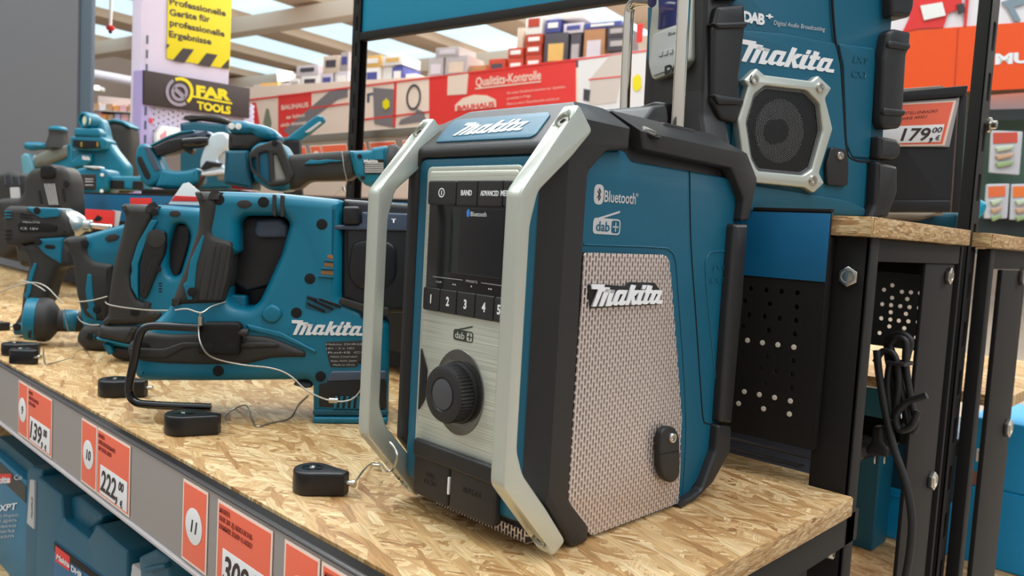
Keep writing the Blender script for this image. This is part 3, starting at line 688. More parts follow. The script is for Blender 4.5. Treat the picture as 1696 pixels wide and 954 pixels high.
# speaker grille on the visible side
gp = FSd.pp([(967, 418), (1101, 422), (1109, 430), (1113, 470), (1130, 690), (1125, 833), (979, 888), (941, 828), (956, 584), (964, 500)], -.003)
slab('grille_backing', rnd(gp, .003), FSd, -.008, -.0058, hole, radio, bev=.0002)
gr = slab('speaker_grille', rnd(gp, .004), FSd, -.0042, -.0030, grille_m, radio, bev=.0004)
# raised lettering plate on the grille
lb = FSd.pp([(973, 466), (1036, 466), (1036, 475), (1090, 475), (1093, 512), (1050, 512), (973, 512)], -.002)
lpb = slab('lettering_backing', rnd(FSd.pp([(974, 472), (985, 470), (1035, 474), (1042, 467), (1085, 468), (1093, 480), (1092, 504), (978, 511)], -.002), .001), FSd, -.003, -.0020, black, radio, bev=.0003)
logo('brand_lettering', FSd, (978, 507), (1095, 502.5), 37, white, radio, -.0018, .0016)
# round port plug on the grille
pq = rnd(FSd.pp([(1091, 735), (1094, 715), (1103, 706), (1116, 707), (1124, 722), (1125, 785), (1118, 797), (1108, 800), (1096, 788), (1092, 770)], .002), .004)
pg = slab('aux_plug', pq, FSd, -.003, .003, rubber, radio, bev=.0015)
slab('plug_groove', FSd.pp([(1092, 752), (1124, 746), (1124, 748), (1092, 754)], .003), FSd, .0028, .0032, hole, pg, bev=0)
u, v = FSd.px(1113, 725, .003); hex_bolt('bolt', FSd.to(u, v, .0025), RW, .0042, steel, pg)
# print on the side panel
u, v = FSd.px(991.5, 322, -.008)
bt = multi('bluetooth_sign', [(rnd(rect(u - .0052, u + .0052, v - .0068, v + .0068), .005, 6), -.008, -.0077)], FSd, lgrey, radio, bev=0)
k = .0036
rn = [(-.5, .55), (.5, -.4), (0, -.95), (0, .95), (.5, .4), (-.5, -.55)]
its = []
for (a, b) in zip(rn, rn[1:]):
    A = Vector((u + a[0] * k, v + a[1] * k * 1.2)); B = Vector((u + b[0] * k, v + b[1] * k * 1.2)); d = (B - A).normalized(); n_ = Vector((-d.y, d.x)) * .0003
    its.append(([tuple(A + n_), tuple(B + n_), tuple(B - n_), tuple(A - n_)], -.0077, -.0074))
multi('bluetooth_rune', its, FSd, ink, radio, bev=0)
textpx('side_lettering', 'Bluetooth', FSd, (1000, 334), (1052, 338), 20, lgrey, radio, -.0079, bold=.015)
textpx('side_lettering', '®', FSd, (1052, 326), (1057, 326), 6, lgrey, radio, -.0079)
dab(FSd, -.0079, ((981, 387), (1026, 389), 27), radio, lgrey, teal)
# seam and embossed marks
sp_ = [FSd.px(x, y, -.008) for x, y in ((1142, 283), (1144, 400), (1152, 520), (1160, 640), (1164, 690), (1170, 701), (1194, 703))]
tube('panel_seam', [FSd.to(a, b, -.0079) for a, b in sp_], .0006, hole, radio, k=4)
tube('recess_edge', [FSd.to(*FSd.px(x, y, -.008), -.0079) for x, y in ((966, 405), (1090, 410), (1110, 415), (1118, 430), (1122, 470), (1136, 690), (1130, 830))], .0007, teal, radio, k=4)
tube('recess_edge', [FSd.to(*FSd.px(x, y, -.008), -.0079) for x, y in ((1212, 416), (1180, 417), (1172, 424), (1168, 440), (1172, 500), (1186, 640))], .0007, teal, radio, k=4)
textpx('embossed_marks', 'LXT', FSd, (1180, 448), (1200, 448), 10, teal, radio, -.0079, depth=.0008, shear=.2)
textpx('embossed_marks', 'CXT', FSd, (1176, 468), (1199, 469), 10, teal, radio, -.0079, depth=.0008, shear=.2)
# rear bumper, middle and lower pieces
midp = FSd.pp([(1218, 371), (1240, 371), (1231, 500), (1213, 702), (1193, 700), (1206, 520)])
lowp = FSd.pp([(1191, 704), (1213, 706), (1211, 748), (1182, 801), (1150, 834), (1125, 838), (1163, 812), (1187, 747)])
lowp = [(u, max(v, .001)) for u, v in lowp]
for w0, w1 in ((-.020, 0), (WD, WD + .020)):
    sidebox('rear_bumper', midp, w0, w1, rubber, radio, bev=.003, r=.003)
    sidebox('corner_bumper', lowp, w0, w1, rubber, radio, bev=.003, r=.003)
# carry handle arms with pivot and grip
ap = FSd.pp([(1060, 222), (1072, 222), (1090, 226), (1217, 253), (1243, 311), (1239, 366), (1227, 366), (1231, 325), (1212, 279), (1063, 247)])
print('arm', [tuple(round(c, 3) for c in p) for p in ap])
hd = None
for w0, w1 in ((-.034, 0), (WD, WD + .034)):
    o = sidebox('handle_arm', [(.036, .304), (.176, .304), (.212, .270), (.203, .234), (.190, .233), (.192, .252), (.169, .2745), (.046, .2765)], w0, w1, rubber, radio, bev=.002, r=.003)
    chamfer(o, FSd.to(0, .2885, 0 if w1 == 0 else WD), ((RW if w1 == 0 else -RW) * .62 + Vector((0, 0, 1))).normalized())
    chamfer(o, FSd.to(.041, .285, 0), (-RD * 1.0 + Vector((0, 0, .45)) * 0 - (RW if w1 == 0 else -RW) * .35).normalized()) if False else None
    if hd is None: hd = o
pvx = (RW * .62 + Vector((0, 0, 1))).normalized(); pvp = FSd.to(.057, .2905, -.004)
lathe('handle_pivot_recess', [(.0095, -.001), (.0095, .0004), (.0001, .0004)], pvp, pvx, hole, radio, n=24)
lathe('handle_pivot', [(.0060, -.001), (.0058, .0012), (.0030, .0016), (.0001, .0016)], pvp, pvx, steel, radio, n=20)
sidebox('handle_grip', [(.098, .300), (.118, .320), (.136, .3245), (.141, .311), (.138, .300)], WD + .04, -.045, rubber, radio, bev=.003, r=.004)
sidebox('handle_bridge', [(.098, .296), (.098, .3035), (.141, .3035), (.141, .296)], WD + .02, -.02, rubber, radio, bev=.001, r=.002)
sidebox('top_cover', [(-.01, .286), (-.005, .2985), (.090, .3005), (.096, .286)], WD + .035, -.035, rubber, radio, bev=.003, r=.003)
sidebox('rear_crossbar', [(.190, .262), (.206, .25), (.206, .236), (.192, .236)], WD + .02, -.02, rubber, radio, bev=.003)
# feet
for (d, w) in ((.0, -.03), (.0, WD + .03), (.15, -.03), (.15, WD + .03)):
    slab('foot', rnd(rect(d - .012, d + .012, 0, .008), .002), FSd, w - .014, w + .014, rubber, radio, bev=.001)
# ============================================================ second radio on the raised board
F2 = Fr((-.353, .690, 0), head(20.7))
N2 = F2.N; ZB = .2435
radio2 = thing('jobsite_radio', 'second teal jobsite radio with octagonal speaker frame and chrome handle on the raised board', 'radio', F2.to(.08, ZB, -.07))
def s2(name, pts, n0, n1, mat, bev=.002, r=.003, par=None, nn=0):
    P = rnd([(u, max(v, ZB)) for u, v in F2.pp(pts, nn)], r)
    return slab(name, P, F2, n0, n1, mat, par or radio2, bev=bev)
NB = Fr(F2.to(F2.px(1160, 100)[0], 0, 0), N2).px(1070, 60)[0]
s2('body', [(1168, -95), (1160, 200), (1178, 345), (1225, 375), (1440, 380), (1452, 330), (1466, 250), (1492, -95)], NB, -.002, teal, bev=.004, r=.006)
s2('lower_face', [(1222, 49), (1300, 56), (1384, 72), (1392, 110), (1400, 240), (1412, 262), (1436, 268), (1430, 355), (1230, 352), (1212, 240)], -.004, .0005, teal, bev=.0012, r=.004)
s2('battery_door', [(1389, 72), (1448, 80), (1450, 110), (1440, 262), (1412, 260), (1402, 238), (1397, 110)], -.004, .0005, teal, bev=.0012)
tube('panel_seam', [F2.to(*F2.px(x, y), .0) for x, y in ((1377, -40), (1379, 10), (1384, 70), (1393, 112), (1401, 240), (1412, 264), (1445, 269))], .0012, hole, radio2, k=4)
# left bumpers
s2('corner_bumper', [(1178, 14), (1222, 10), (1224, 40), (1214, 130), (1214, 190), (1206, 206), (1182, 200), (1168, 172), (1170, 50)], -.02, .010, rubber, bev=.004)
s2('bumper_band', [(1166, 42), (1224, 40), (1222, 50), (1175, 52)], -.01, .0125, rubber, bev=.002)
s2('bumper_band', [(1166, 158), (1218, 166), (1216, 176), (1174, 176)], -.01, .0125, rubber, bev=.002)
s2('corner_bumper', [(1176, -95), (1224, -95), (1222, 0), (1180, 2)], -.02, .009, rubber, bev=.004)
s2('end_frame', [(1164, -95), (1172, -95), (1168, 60), (1163, 180), (1180, 225), (1240, 300), (1240, 350), (1220, 350), (1168, 240), (1157, 190)], -.03, .004, rubber, bev=.003)
s2('lower_band', [(1215, 300), (1395, 330), (1430, 345), (1428, 360), (1225, 360)], -.02, .004, teal_dk, bev=.003)
# right bumpers
for pts in ([(1462, -95), (1512, -95), (1502, 0), (1500, 18), (1494, 32), (1464, 30)],
            [(1458, 56), (1468, 50), (1496, 56), (1494, 84), (1489, 92), (1482, 205), (1478, 214), (1452, 215), (1446, 200), (1450, 100)],
            [(1444, 226), (1474, 232), (1480, 240), (1478, 260), (1468, 266), (1442, 264)],
            [(1440, 268), (1474, 276), (1474, 320), (1464, 345), (1458, 362), (1424, 365), (1436, 340)]):
    s2('corner_bumper', pts, -.05, .010, rubber, bev=.004)
s2('bumper_band', [(1456, 70), (1492, 76), (1490, 86), (1454, 82)], -.02, .0125, rubber, bev=.002)
s2('bumper_band', [(1448, 180), (1484, 184), (1482, 194), (1446, 192)], -.02, .0125, rubber, bev=.002)
# speaker frame
oc = zz([(640, 375), (700, 318), (735, 350), (955, 378), (985, 352), (1048, 412), (1018, 460), (1053, 600), (990, 805), (1014, 852), (965, 897), (925, 872), (700, 850), (655, 838), (640, 780), (612, 560), (662, 400)], 2.806, 1000, 0)
ic = zz([(740, 398), (935, 420), (992, 480), (1006, 610), (955, 790), (915, 815), (705, 795), (675, 740), (650, 570), (688, 440)], 2.806, 1000, 0)
of = rnd(F2.pp(oc, .006), .002); inf_ = rnd(F2.pp(ic, .006), .003)
fr_ = slab('speaker_frame', [of, inf_], F2, .0, .0095, silver, radio2, bev=.0018)
slab('speaker_well', rnd(F2.pp(ic, .004), .003), F2, .0004, .001, hole, radio2, bev=.0001)
c0 = F2.px(1292, 217, .003)
slab('speaker_cone', [ell(*c0, .0295, .0295, n=40), ell(*c0, .011, .011, n=30)], F2, .001, .003, M('cone_grey', (235, 235, 235), .6), radio2, bev=.0006)
slab('dust_cap', ell(*F2.px(1280, 219, .003), .0115, n=30), F2, .001, .004, M('cap_grey', (60, 60, 62), .5), radio2, bev=.001)
slab('speaker_mesh', rnd(F2.pp(ic, .005), .003), F2, .0042, .0050, mesh_m, radio2, bev=.0001)
slab('mesh_rim', [rnd(F2.pp(ic, .005), .003), rnd([(u * .93 + c0[0] * .07, v * .93 + c0[1] * .07) for u, v in F2.pp(ic, .005)], .003)], F2, .0051, .0056, perforated('rim_mesh', (120, 120, 122), .0016, .0018, .0011, .0011, .3, .4), radio2, bev=.0001)
for x, y in ((1249, 132), (1358, 146), (1346, 299), (1239, 290)):
    u, v = F2.px(x, y, .0095); hex_bolt('bolt', F2.to(u, v, .0085), N2, .0052, steel, fr_)
pl_ = s2('aux_plug', [(1376, 243), (1402, 248), (1405, 268), (1404, 306), (1398, 309), (1370, 306), (1368, 272)], .0, .005, rubber, bev=.0015, nn=.004)
u, v = F2.px(1391, 258, .005); hex_bolt('bolt', F2.to(u, v, .0045), N2, .0042, steel, pl_)
# print
logo('brand_lettering', F2, (1227, 101), (1381, 121), 37, white, radio2, .0006, .0006)
textpx('dab_lettering', 'DAB', F2, (1230, 35.5), (1266, 41), 18, white, radio2, -.0015, bold=.05, spacing=.85)
textpx('dab_lettering', '+', F2, (1268, 31), (1280, 33), 10, white, radio2, -.0015, bold=.05)
textpx('print_line', 'Digital Audio Broadcasting', F2, (1281, 41), (1366, 52), 8, lgrey, radio2, -.0015, shear=.15)
textpx('embossed_marks', 'LXT', F2, (1412, 103), (1438, 106), 11, teal, radio2, .0005, depth=.0008, shear=.2, bold=.02)
textpx('embossed_marks', 'CXT', F2, (1410, 127), (1437, 130), 11, teal, radio2, .0005, depth=.0008, shear=.2, bold=.02)
# display end
u0 = F2.px(1160, 100)[0]
FE = Fr(F2.to(u0, 0, 0), N2)
def se(name, pts, n0, n1, mat, bev=.002, r=.003, nn=0):
    return slab(name, rnd([(u, max(v, ZB)) for u, v in FE.pp(pts, nn)], r), FE, n0, n1, mat, radio2, bev=bev)
se('end_block', [(1076, -95), (1068, 60), (1062, 175), (1075, 205), (1100, 240), (1168, 240), (1160, 190), (1172, -95)], -.03, -.001, rubber, bev=.004)
se('display_frame', [(1094, -60), (1090, 0), (1084, 60), (1083, 110), (1088, 130), (1093, 133), (1140, 116), (1152, 100), (1159, -60)], -.002, .0065, silver, bev=.0015)
se('display', [(1100, -30), (1101, 22), (1099, 52), (1120, 46), (1151, 36), (1155, -30)], .0066, .0070, M('blue_lcd', (40, 45, 100), .15), bev=.0001)
se('control_panel', [(1092, 60), (1120, 48), (1150, 38), (1148, 104), (1120, 118), (1092, 128), (1087, 112)], .0066, .0080, M('panel_silver', (200, 202, 200), .4, .3), bev=.0008)
textpx('dab_lettering', 'DAB', FE, (1101, 124), (1136, 110), 14, black, radio2, .0081, bold=.05)
textpx('display_text', 'Bluetooth', FE, (1107, 60), (1135, 52), 6, black, radio2, .0081)
for k_ in range(5):
    x = 1092 + k_ * 8.5; y = 94 - k_ * 2.2
    slab('preset_button', rnd(FE.pp([(x, y - 8), (x + 6, y - 9.5), (x + 6, y - 1), (x, y)], .008), .0008), FE, .0080, .0095, lgrey, radio2, bev=.0004)
se('end_foot', [(1070, 180), (1100, 170), (1118, 172), (1112, 215), (1075, 210)], .0, .012, rubber, bev=.003)
H1 = [FE.to(*FE.px(x, y, .022), .022) for x, y in ((1034, 200), (1037, 120), (1041, 40), (1043, 16), (1050, 5), (1062, 2), (1080, 3))]
H2 = [FE.to(*FE.px(x, y, .030), .030) for x, y in ((1121, 230), (1127, 120), (1133, 0), (1136, -60), (1128, -80), (1100, -84))]
tube('handle_rod', H1, .0050, chrome, radio2, k=5, res=6)
tube('handle_rod', H2, .0056, chrome, radio2, k=5, res=6)
# ============================================================ second table beyond (right edge)
zc = .243
ya = FX.px(1617, 430)[0]; yb = FX.px(1646, 430)[0]; ybd = FX.px(1643, 388)[0]
t = thing('raised_board', 'raised strand board of the next table, cut by the right edge of the photo', 'shelf board', (-1, 1.07, .226))
slab('panel', rect(-3, XE, ybd, 1.45), FT, .226, .243, osb, t, bev=.0005)
slab('end_edge', rect(ybd + .001, 1.449, .2265, .2425), FX, .0001, .001, osbe, t, bev=.0003)
slab('front_edge', rect(-.6, XE, .2265, .2425), Fr((0, ybd, 0), (1, 0, 0)), .0001, .001, osbe, t, bev=.0003)
t = thing('step_frame', 'black steel frame of the next table, standing right behind the slotted upright', 'frame', (XE, 1.08, FZ))
uxl = Fr((0, yb, 0), (1, 0, 0)).px(1617, 430)[0]
slab('front_leg', rect(uxl, XE - .004, FZ, .224), Fr((0, yb, 0), (1, 0, 0)), -.004, 0, bmetal, t)
slab('front_leg_flange', rect(yb + .004, yb + .022, FZ, .224), FX, -.008, -.004, bmetal, t)
slab('crossbar', rect(yb + .024, 1.44, .200, .225), FX, -.016, -.006, bmetal, t)
y0_ = FX.px(1650, 640)[0]; y1_ = FX.px(1688, 640)[0]
slab('rear_leg', rect(y0_, y1_, FZ, .199), FX, -.012, -.006, bmetal, t)
hexhead(FX, 1665, 708, .013, -.006, t); hexhead(FX, 1690, 457, .013, -.006, t)
t = thing('lower_board', 'lower strand board of the next table seen between the black legs', 'shelf board', (-1, 1.37, -.018))
slab('panel', rect(-2, XE - .03, 1.40, 1.95), FT, -.018, 0, osb, t, bev=.0005)
slab('front_edge', rect(-2, XE - .03, -.0175, -.0005), Fr((0, 1.40, 0), (1, 0, 0)), .0001, .001, osbe, t, bev=.0003)
# sheet with pale drilled dots seen between the legs
YB = 1.12
FBk = Fr((0, YB, 0), (1, 0, 0))
hb = zz([(817,447),(858,425),(905,457),(950,460),(995,464),(1045,468),(857,487),(932,493),(1010,502),(808,518),(852,523),(897,528),(943,533),(990,537),(1037,543),(850,558),(925,566),(1003,574),(803,588),(848,594),(890,600),(937,603),(985,608),(1030,615),(843,628),(917,637),(993,647),(795,660),(975,683),(1020,687)], 2.982, 1190, 330)
lo = [rect(-1.6, -.300, .086, .19)]
for (x, y) in hb:
    u, v = FBk.px(x, y); 
    if u < -.305 and .092 < v < .185: lo.append(ell(u, v, .0028, n=10))
t = tag(slab('drilled_back_panel', lo, FBk, -.001, 0, bmetal, None, bev=0, smooth=0), 'black drilled back sheet with pale dots seen between the two table legs', 'panel')
# black vented tray behind the riser
t = thing('vented_tray', 'black vented metal tray lying behind the front board under the riser', 'tray', (-.5, .8, -.004))
lp = [rect(-.90, -.292, .742, .960)]
for i in range(5):
    for j in range(3): lp.append(rnd(rect(-.885 + j * .198, -.885 + j * .198 + .17, .755 + i * .040, .755 + i * .040 + .016), .004, 2))
slab('slotted_sheet', lp, FT, -.006, -.003, M('tray_grey', (78, 78, 84), .4, .3), t, bev=.0006, smooth=0)
slab('rear_lip', rect(-.90, -.292, -.006, .02), Fr((0, .962, 0), (1, 0, 0)), -.002, 0, bmetal, t)
# floor-level shelf and cases behind
ZS = -.45
cc = onz(1512, 903, ZS); YC = cc.y
t = thing('bottom_board', 'floor level strand board carrying blue cases behind the table legs', 'shelf board', (-1, YC, ZS - .018))
slab('panel', rect(-2.6, XE - .05, YC - .75, YC + .6), FT, ZS - .018, ZS, osb, t, bev=.0005)
FC = Fr((0, YC, 0), (1, 0, 0))
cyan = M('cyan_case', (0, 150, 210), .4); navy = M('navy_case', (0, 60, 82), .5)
def case(name, label, x0, x1, yt, yb, mat, base=None, dep=.28, ln=None, F=FC):
    u0 = F.px(x0, (yt + yb) / 2)[0]; u1 = F.px(x1, (yt + yb) / 2)[0]
    v1 = F.px((x0 + x1) / 2, yt)[1]; v0 = F.px((x0 + x1) / 2, yb)[1] if base is None else base
    k = thing(name, label, 'tool case', F.to((u0 + u1) / 2, v0, -dep / 2))
    slab('box', rnd(rect(u0, u1, v0, v1), .006), F, -dep, 0, mat, k, bev=.004)
    return k, u0, u1, v0, v1
k, a, b, c, d = case('tool_case', 'bright blue case at the bottom between the two table legs', 1425, 1592, 815, 900, cyan, ZS)
slab('lid_edge', rect(a + .01, b - .01, d - .02, d - .014), FC, 0, .004, cyan, k)
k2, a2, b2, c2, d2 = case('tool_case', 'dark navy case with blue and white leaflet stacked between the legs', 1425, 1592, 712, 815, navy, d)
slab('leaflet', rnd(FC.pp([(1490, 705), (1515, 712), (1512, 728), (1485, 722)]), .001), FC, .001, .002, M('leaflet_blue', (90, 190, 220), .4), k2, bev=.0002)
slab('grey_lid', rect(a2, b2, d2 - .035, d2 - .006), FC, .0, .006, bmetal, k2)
k3, a3, b3, c3, d3 = case('tool_case', 'bright blue case at the bottom right corner behind the leg', 1597, 1740, 815, 940, cyan, ZS)
slab('latch', rect(a3 + .03, a3 + .06, d3 - .06, d3 - .05), FC, 0, .02, bmetal, k3)
k4, a4, b4, c4, d4 = case('carton', 'blue carton with white barcode label behind the leg at right', 1597, 1740, 700, 812, cyan, d3)
slab('barcode_label', FC.pp([(1618, 742), (1648, 746), (1646, 768), (1616, 764)], .001), FC, .0006, .0012, paper, k4, bev=.0001)
multi('barcode', [(FC.pp([(1621 + i * 2.4, 747 + i * .3), (1622.2 + i * 2.4, 747.1 + i * .3), (1621.8 + i * 2.4, 763 + i * .3), (1620.6 + i * 2.4, 762.8 + i * .3)], .0013), .0013, .0015) for i in range(9)], FC, ink, k4, bev=0)
slab('dark_strip', FC.pp([(1632, 770), (1640, 771), (1636, 812), (1628, 811)], .001), FC, .0006, .0012, black, k4, bev=.0001)
slab('brown_picture', FC.pp([(1603, 778), (1626, 782), (1622, 805), (1600, 800)], .001), FC, .0006, .0012, M('brown_pic', (140, 95, 80), .5), k4, bev=.0001)
k5, *_ = case('tool_case', 'upright teal case standing against the front leg, narrow side showing', 1400, 1458, 640, 890, teal, ZS, .09, F=Fr((0, YC - .12, 0), (1, 0, 0)))
# hanging cables
FK = Fr((0, .86, 0), (1, 0, 0))
def cab(name, pts, r, label, cat='cable', F=None, mat=rubber, n=0, par=None):
    F = F or FK
    o = tube(name, [F.to(*F.px(x, y, n), n) for x, y in pts], r, mat, par, k=6)
    if not par: tag(o, label, cat)
    return o
cb = thing('cable_bundle', 'coiled bundle of black power cables hanging between the table legs', 'cable', FK.to(*FK.px(1480, 590)))
for i, pts in enumerate(([(1470, 566), (1478, 556), (1495, 553), (1508, 565), (1503, 590), (1492, 640), (1500, 690), (1488, 700), (1480, 640), (1470, 590), (1470, 566)],
            [(1474, 572), (1485, 560), (1500, 566), (1500, 600), (1508, 660), (1518, 700), (1508, 712), (1496, 660), (1482, 600), (1474, 572)],
            [(1450, 600), (1462, 582), (1482, 590), (1488, 640), (1478, 690), (1470, 640), (1474, 600)],
            [(1535, 655), (1500, 668), (1484, 690), (1490, 712), (1510, 705), (1520, 680)])):
    cab('cable_loop', pts, .0035, '', par=cb, n=i * .006)
slab('cable_tie', FK.pp([(1474, 596), (1506, 600), (1506, 606), (1474, 602)], .01), FK, -.004, .024, rubber, cb, bev=.001)
cab('power_cable', [(1452, 580), (1456, 620), (1466, 680), (1480, 740), (1500, 800), (1510, 860), (1506, 920), (1494, 990), (1490, 1060)], .0038, 'single black cable hanging down to the floor between the legs', n=.02)
pg_ = thing('power_plug', 'black mains plug dangling beside the front table leg', 'plug', FK.to(*FK.px(1455, 740)))
slab('plug_body', rnd(FK.pp([(1448, 705), (1464, 705), (1466, 730), (1476, 742), (1474, 756), (1440, 752), (1436, 742), (1446, 730)]), .003), FK, -.008, .008, rubber, pg_, bev=.004)
for x in (1448, 1464): slab('pin', FK.pp([(x, 754), (x + 4, 754), (x + 3, 768), (x, 768)]), FK, -.002, .002, steel, pg_, bev=.0005)
# ============================================================ power tools
def frame_at(px, py, z=None, dist=None, hd=46.2):
    P = onz(px, py, z) if dist is None else ondist(px, py, dist)
    if dist is None and z is None: P = onz(px, py, 0)
    return Fr(P, head(hd))
class Tool:
    def __init__(s, name, label, cat, F, k=1, ox=0, oy=0, group=None, zmin=None):
        s.F = F; s.r = thing(name, label, cat, F.P, group); s.k, s.ox, s.oy, s.zmin = k, ox, oy, zmin
    def q(s, pts, n=0):
        o = s.F.pp(zz(pts, s.k, s.ox, s.oy), n)
        if s.zmin is not None: o = [(u, max(v, s.zmin - s.F.P.z + s.F.P.z * 0 + 0) if False else v) for u, v in o]
        return o
    def z(s, k, ox, oy): s.k, s.ox, s.oy = k, ox, oy
    def sl(s, name, pts, n0, n1, mat, bev=.002, r=.003, holes=(), par=None, smooth=False):
        f = (lambda p: sm(p, 5)) if smooth else (lambda p: rnd(p, r))
        nn = max(n0, n1)
        return slab(name, [f(s.q(pts, nn))] + [f(s.q(h, nn)) for h in holes], s.F, n0, n1, mat, par or s.r, bev=bev)
    def dot(s, name, pts, rad, n, mat, d=.0012, par=None):
        for (x, y) in pts:
            u, v = s.q([(x, y)], n)[0]; slab(name, ell(u, v, rad), s.F, n - d, n + .0003, mat, par or s.r, bev=.0001)
    def tb(s, name, pts, rad, n, mat, par=None, k=6):
        return tube(name, [s.F.to(*q, n) for q in s.q(pts, n)], rad, mat, par or s.r, k=k)
    def la(s, name, c, prof, mat, n=0, ang=0, par=None, ribs=0, rib=0, nn=32):
        # revolve about an in-plane axis through pixel c; prof in metres
        u, v = s.q([c], n)[0]; ax = s.F.U * cos(radians(ang)) + s.F.V * sin(radians(ang))
        return lathe(name, prof, s.F.to(u, v, n), ax, mat, par or s.r, n=nn, ribs=ribs, rib=rib)
grip = M('grip_rubber', (42, 40, 37), .62, bump=.25, bscale=900, var=.3)
slate = M('slate_plastic', (70, 82, 100), .4)
# --- T1 front rotary hammer
F = frame_at(560, 700, 0, hd=38); F = F.shift(n=-.03)
T = Tool('rotary_hammer', 'large teal rotary hammer with wire hook, standing left of the front radio', 'power tool', F, 2.272, 200, 290)
hole1 = [(458, 152), (608, 152), (634, 180), (600, 300), (545, 420), (515, 482), (480, 506), (425, 500), (398, 470), (418, 300), (440, 290), (440, 175)]
T.sl('body_shell', [(268, 62), (385, 60), (600, 68), (835, 92), (832, 470), (925, 515), (1010, 560), (1005, 932), (735, 935), (722, 930), (720, 790), (700, 775), (380, 780), (60, 780), (28, 720), (24, 640), (90, 580), (150, 530), (180, 495), (235, 350), (285, 200), (290, 112)], -.038, .030, teal2, bev=.011, r=.006, holes=[hole1])
T.sl('handle_rubber', [(268, 60), (385, 62), (356, 88), (362, 120), (344, 212), (350, 226), (422, 250), (412, 380), (386, 486), (225, 492), (178, 498), (238, 345), (285, 200), (290, 112)], -.030, .0335, grip, bev=.008, r=.004)
T.sl('handle_accent', [(308, 222), (314, 236), (285, 340), (278, 420), (268, 470), (252, 470), (234, 412), (248, 400), (262, 318), (272, 300)], .03, .0348, teal2, bev=.0008, r=.001)
T.sl('grip_pad', [(352, 244), (418, 262), (404, 380), (378, 474), (290, 474), (300, 400), (325, 300)], .03, .0355, grip, bev=.0015)
for x in (330, 352, 376): T.sl('grip_pad', [(x + 22, 262), (x + 28, 264), (x - 8, 468), (x - 14, 468)], .035, .0366, grip, bev=.0006, r=.001)
T.dot('screw_recess', [(368, 92), (537, 102), (757, 185), (712, 390), (661, 518), (367, 737), (752, 758), (922, 522), (908, 692)], .0056, .0302, hole)
T.dot('screw_recess', [(268, 440)], .0046, .036, hole); T.dot('screw_recess', [(90, 650)], .0056, .0342, hole)
T.sl('oval_recess', [(433, 108), (448, 94), (480, 94), (497, 108), (480, 124), (448, 124)], .029, .0308, grip, bev=.0006)
T.sl('top_band', [(570, 72), (584, 74), (584, 158), (570, 152)], -.037, .032, grip, bev=.001); T.sl('top_band', [(600, 74), (615, 76), (615, 158), (600, 158)], -.037, .032, grip, bev=.001)
T.sl('trigger_housing', [(455, 155), (560, 150), (634, 165), (640, 300), (560, 420), (470, 440), (412, 400), (440, 290)], -.02, .0, black, bev=.004)
T.sl('trigger', [(508, 168), (600, 162), (630, 190), (628, 236), (512, 236), (498, 215)], -.012, .010, slate, bev=.004)
T.sl('inner_back', [(440, 150), (640, 150), (640, 300), (560, 440), (520, 510), (400, 510), (395, 430), (430, 300)], -.036, -.022, black, bev=.001)
T.sl('inner_floor', [(390, 450), (470, 455), (470, 515), (385, 510)], -.03, .004, teal2, bev=.002)
T.sl('gearbox', [(836, 90), (1120, 110), (1120, 520), (930, 520), (832, 470)], -.032, .026, black, bev=.006)
T.sl('gearbox_block', [(836, 118), (900, 118), (902, 186), (836, 186)], .02, .034, black, bev=.003)
T.sl('gearbox_band', [(905, 138), (1120, 146), (1120, 212), (780, 204), (780, 188), (905, 186)], .02, .0295, slate, bev=.002)
T.sl('gearbox_boss', [(870, 250), (930, 240), (1040, 250), (1040, 420), (900, 440), (850, 380)], .02, .0285, black, bev=.004, r=.02)
textpx('white_mark', 'T', T.F, (648, 369), (656, 369), 7, white, T.r, .0300, bold=.04)
T.sl('lower_band', [(825, 460), (925, 490), (1010, 500), (1010, 530), (925, 522), (822, 484)], .02, .0312, grip, bev=.001)
for i in range(3):
    y = 300 + i * 30; x = 778 - i * 12
    T.sl('vent_slot', [(x, y), (798, y), (800, y + 18), (x - 2, y + 14)], .0295, .0306, M('vent_fill_brown', (150, 105, 60), .6) if i == 0 else bpy.data.materials['vent_fill_brown'], bev=.0003, r=.001)  # plain brown fill in each slot
    T.sl('vent_rib', [(x - 8, y + 16), (800, y + 20), (800, y + 27), (x - 12, y + 22)], .0295, .0325, teal2, bev=.0005, r=.0006)
T.sl('vent_field', [(700, 448), (838, 490), (775, 522), (692, 500)], .029, .0304, teal_dk, bev=.0003)
for (a, b) in (((700, 482), (770, 514)), ((722, 470), (800, 505)), ((745, 466), (830, 496)), ((700, 460), (740, 472))):
    T.sl('vent_slot', [(a[0], a[1] - 4), (b[0], b[1] - 5), (b[0] - 4, b[1] + 5), (a[0] + 2, a[1] + 6)], .03, .0309, hole, bev=.0002, r=.001)
logo('brand_lettering', T.F, (485, 554), (601, 556), 24.5, white, T.r, .0303, .0008)
lab = T.sl('rating_plate', [(768, 628), (925, 622), (925, 690), (895, 700), (892, 722), (788, 724)], .0295, .0307, grip, bev=.0003)
for i, (s_, x0, x1) in enumerate((('Makita DHR281', 772, 918), ('18V - 2 x 18V', 774, 880), ('RoHS CE', 780, 920), ('Makita Corporation', 790, 890), ('Anjo, Aichi, Japan', 790, 888), ('Made in China', 800, 880))):
    y = 640 + i * 15.5
    textpx('plate_text', s_, T.F, (200 + x0 / 2.272, 290 + y / 2.272), (200 + x1 / 2.272, 290 + (y - 1) / 2.272), 3.0, lgrey, lab, .0308)
T.sl('lower_grey_panel', [(790, 738), (1000, 736), (1000, 770), (772, 778)], .028, .0325, slate, bev=.002)
T.sl('lower_dark_panel', [(745, 786), (775, 778), (1000, 770), (1000, 882), (745, 872)], .028, .0315, black, bev=.001)
for i in range(6): T.sl('vent_rib', [(806 + i * 21, 834), (816 + i * 21, 834), (812 + i * 21, 880), (800 + i * 21, 880)], .031, .0335, teal2, bev=.0005, r=.0006)
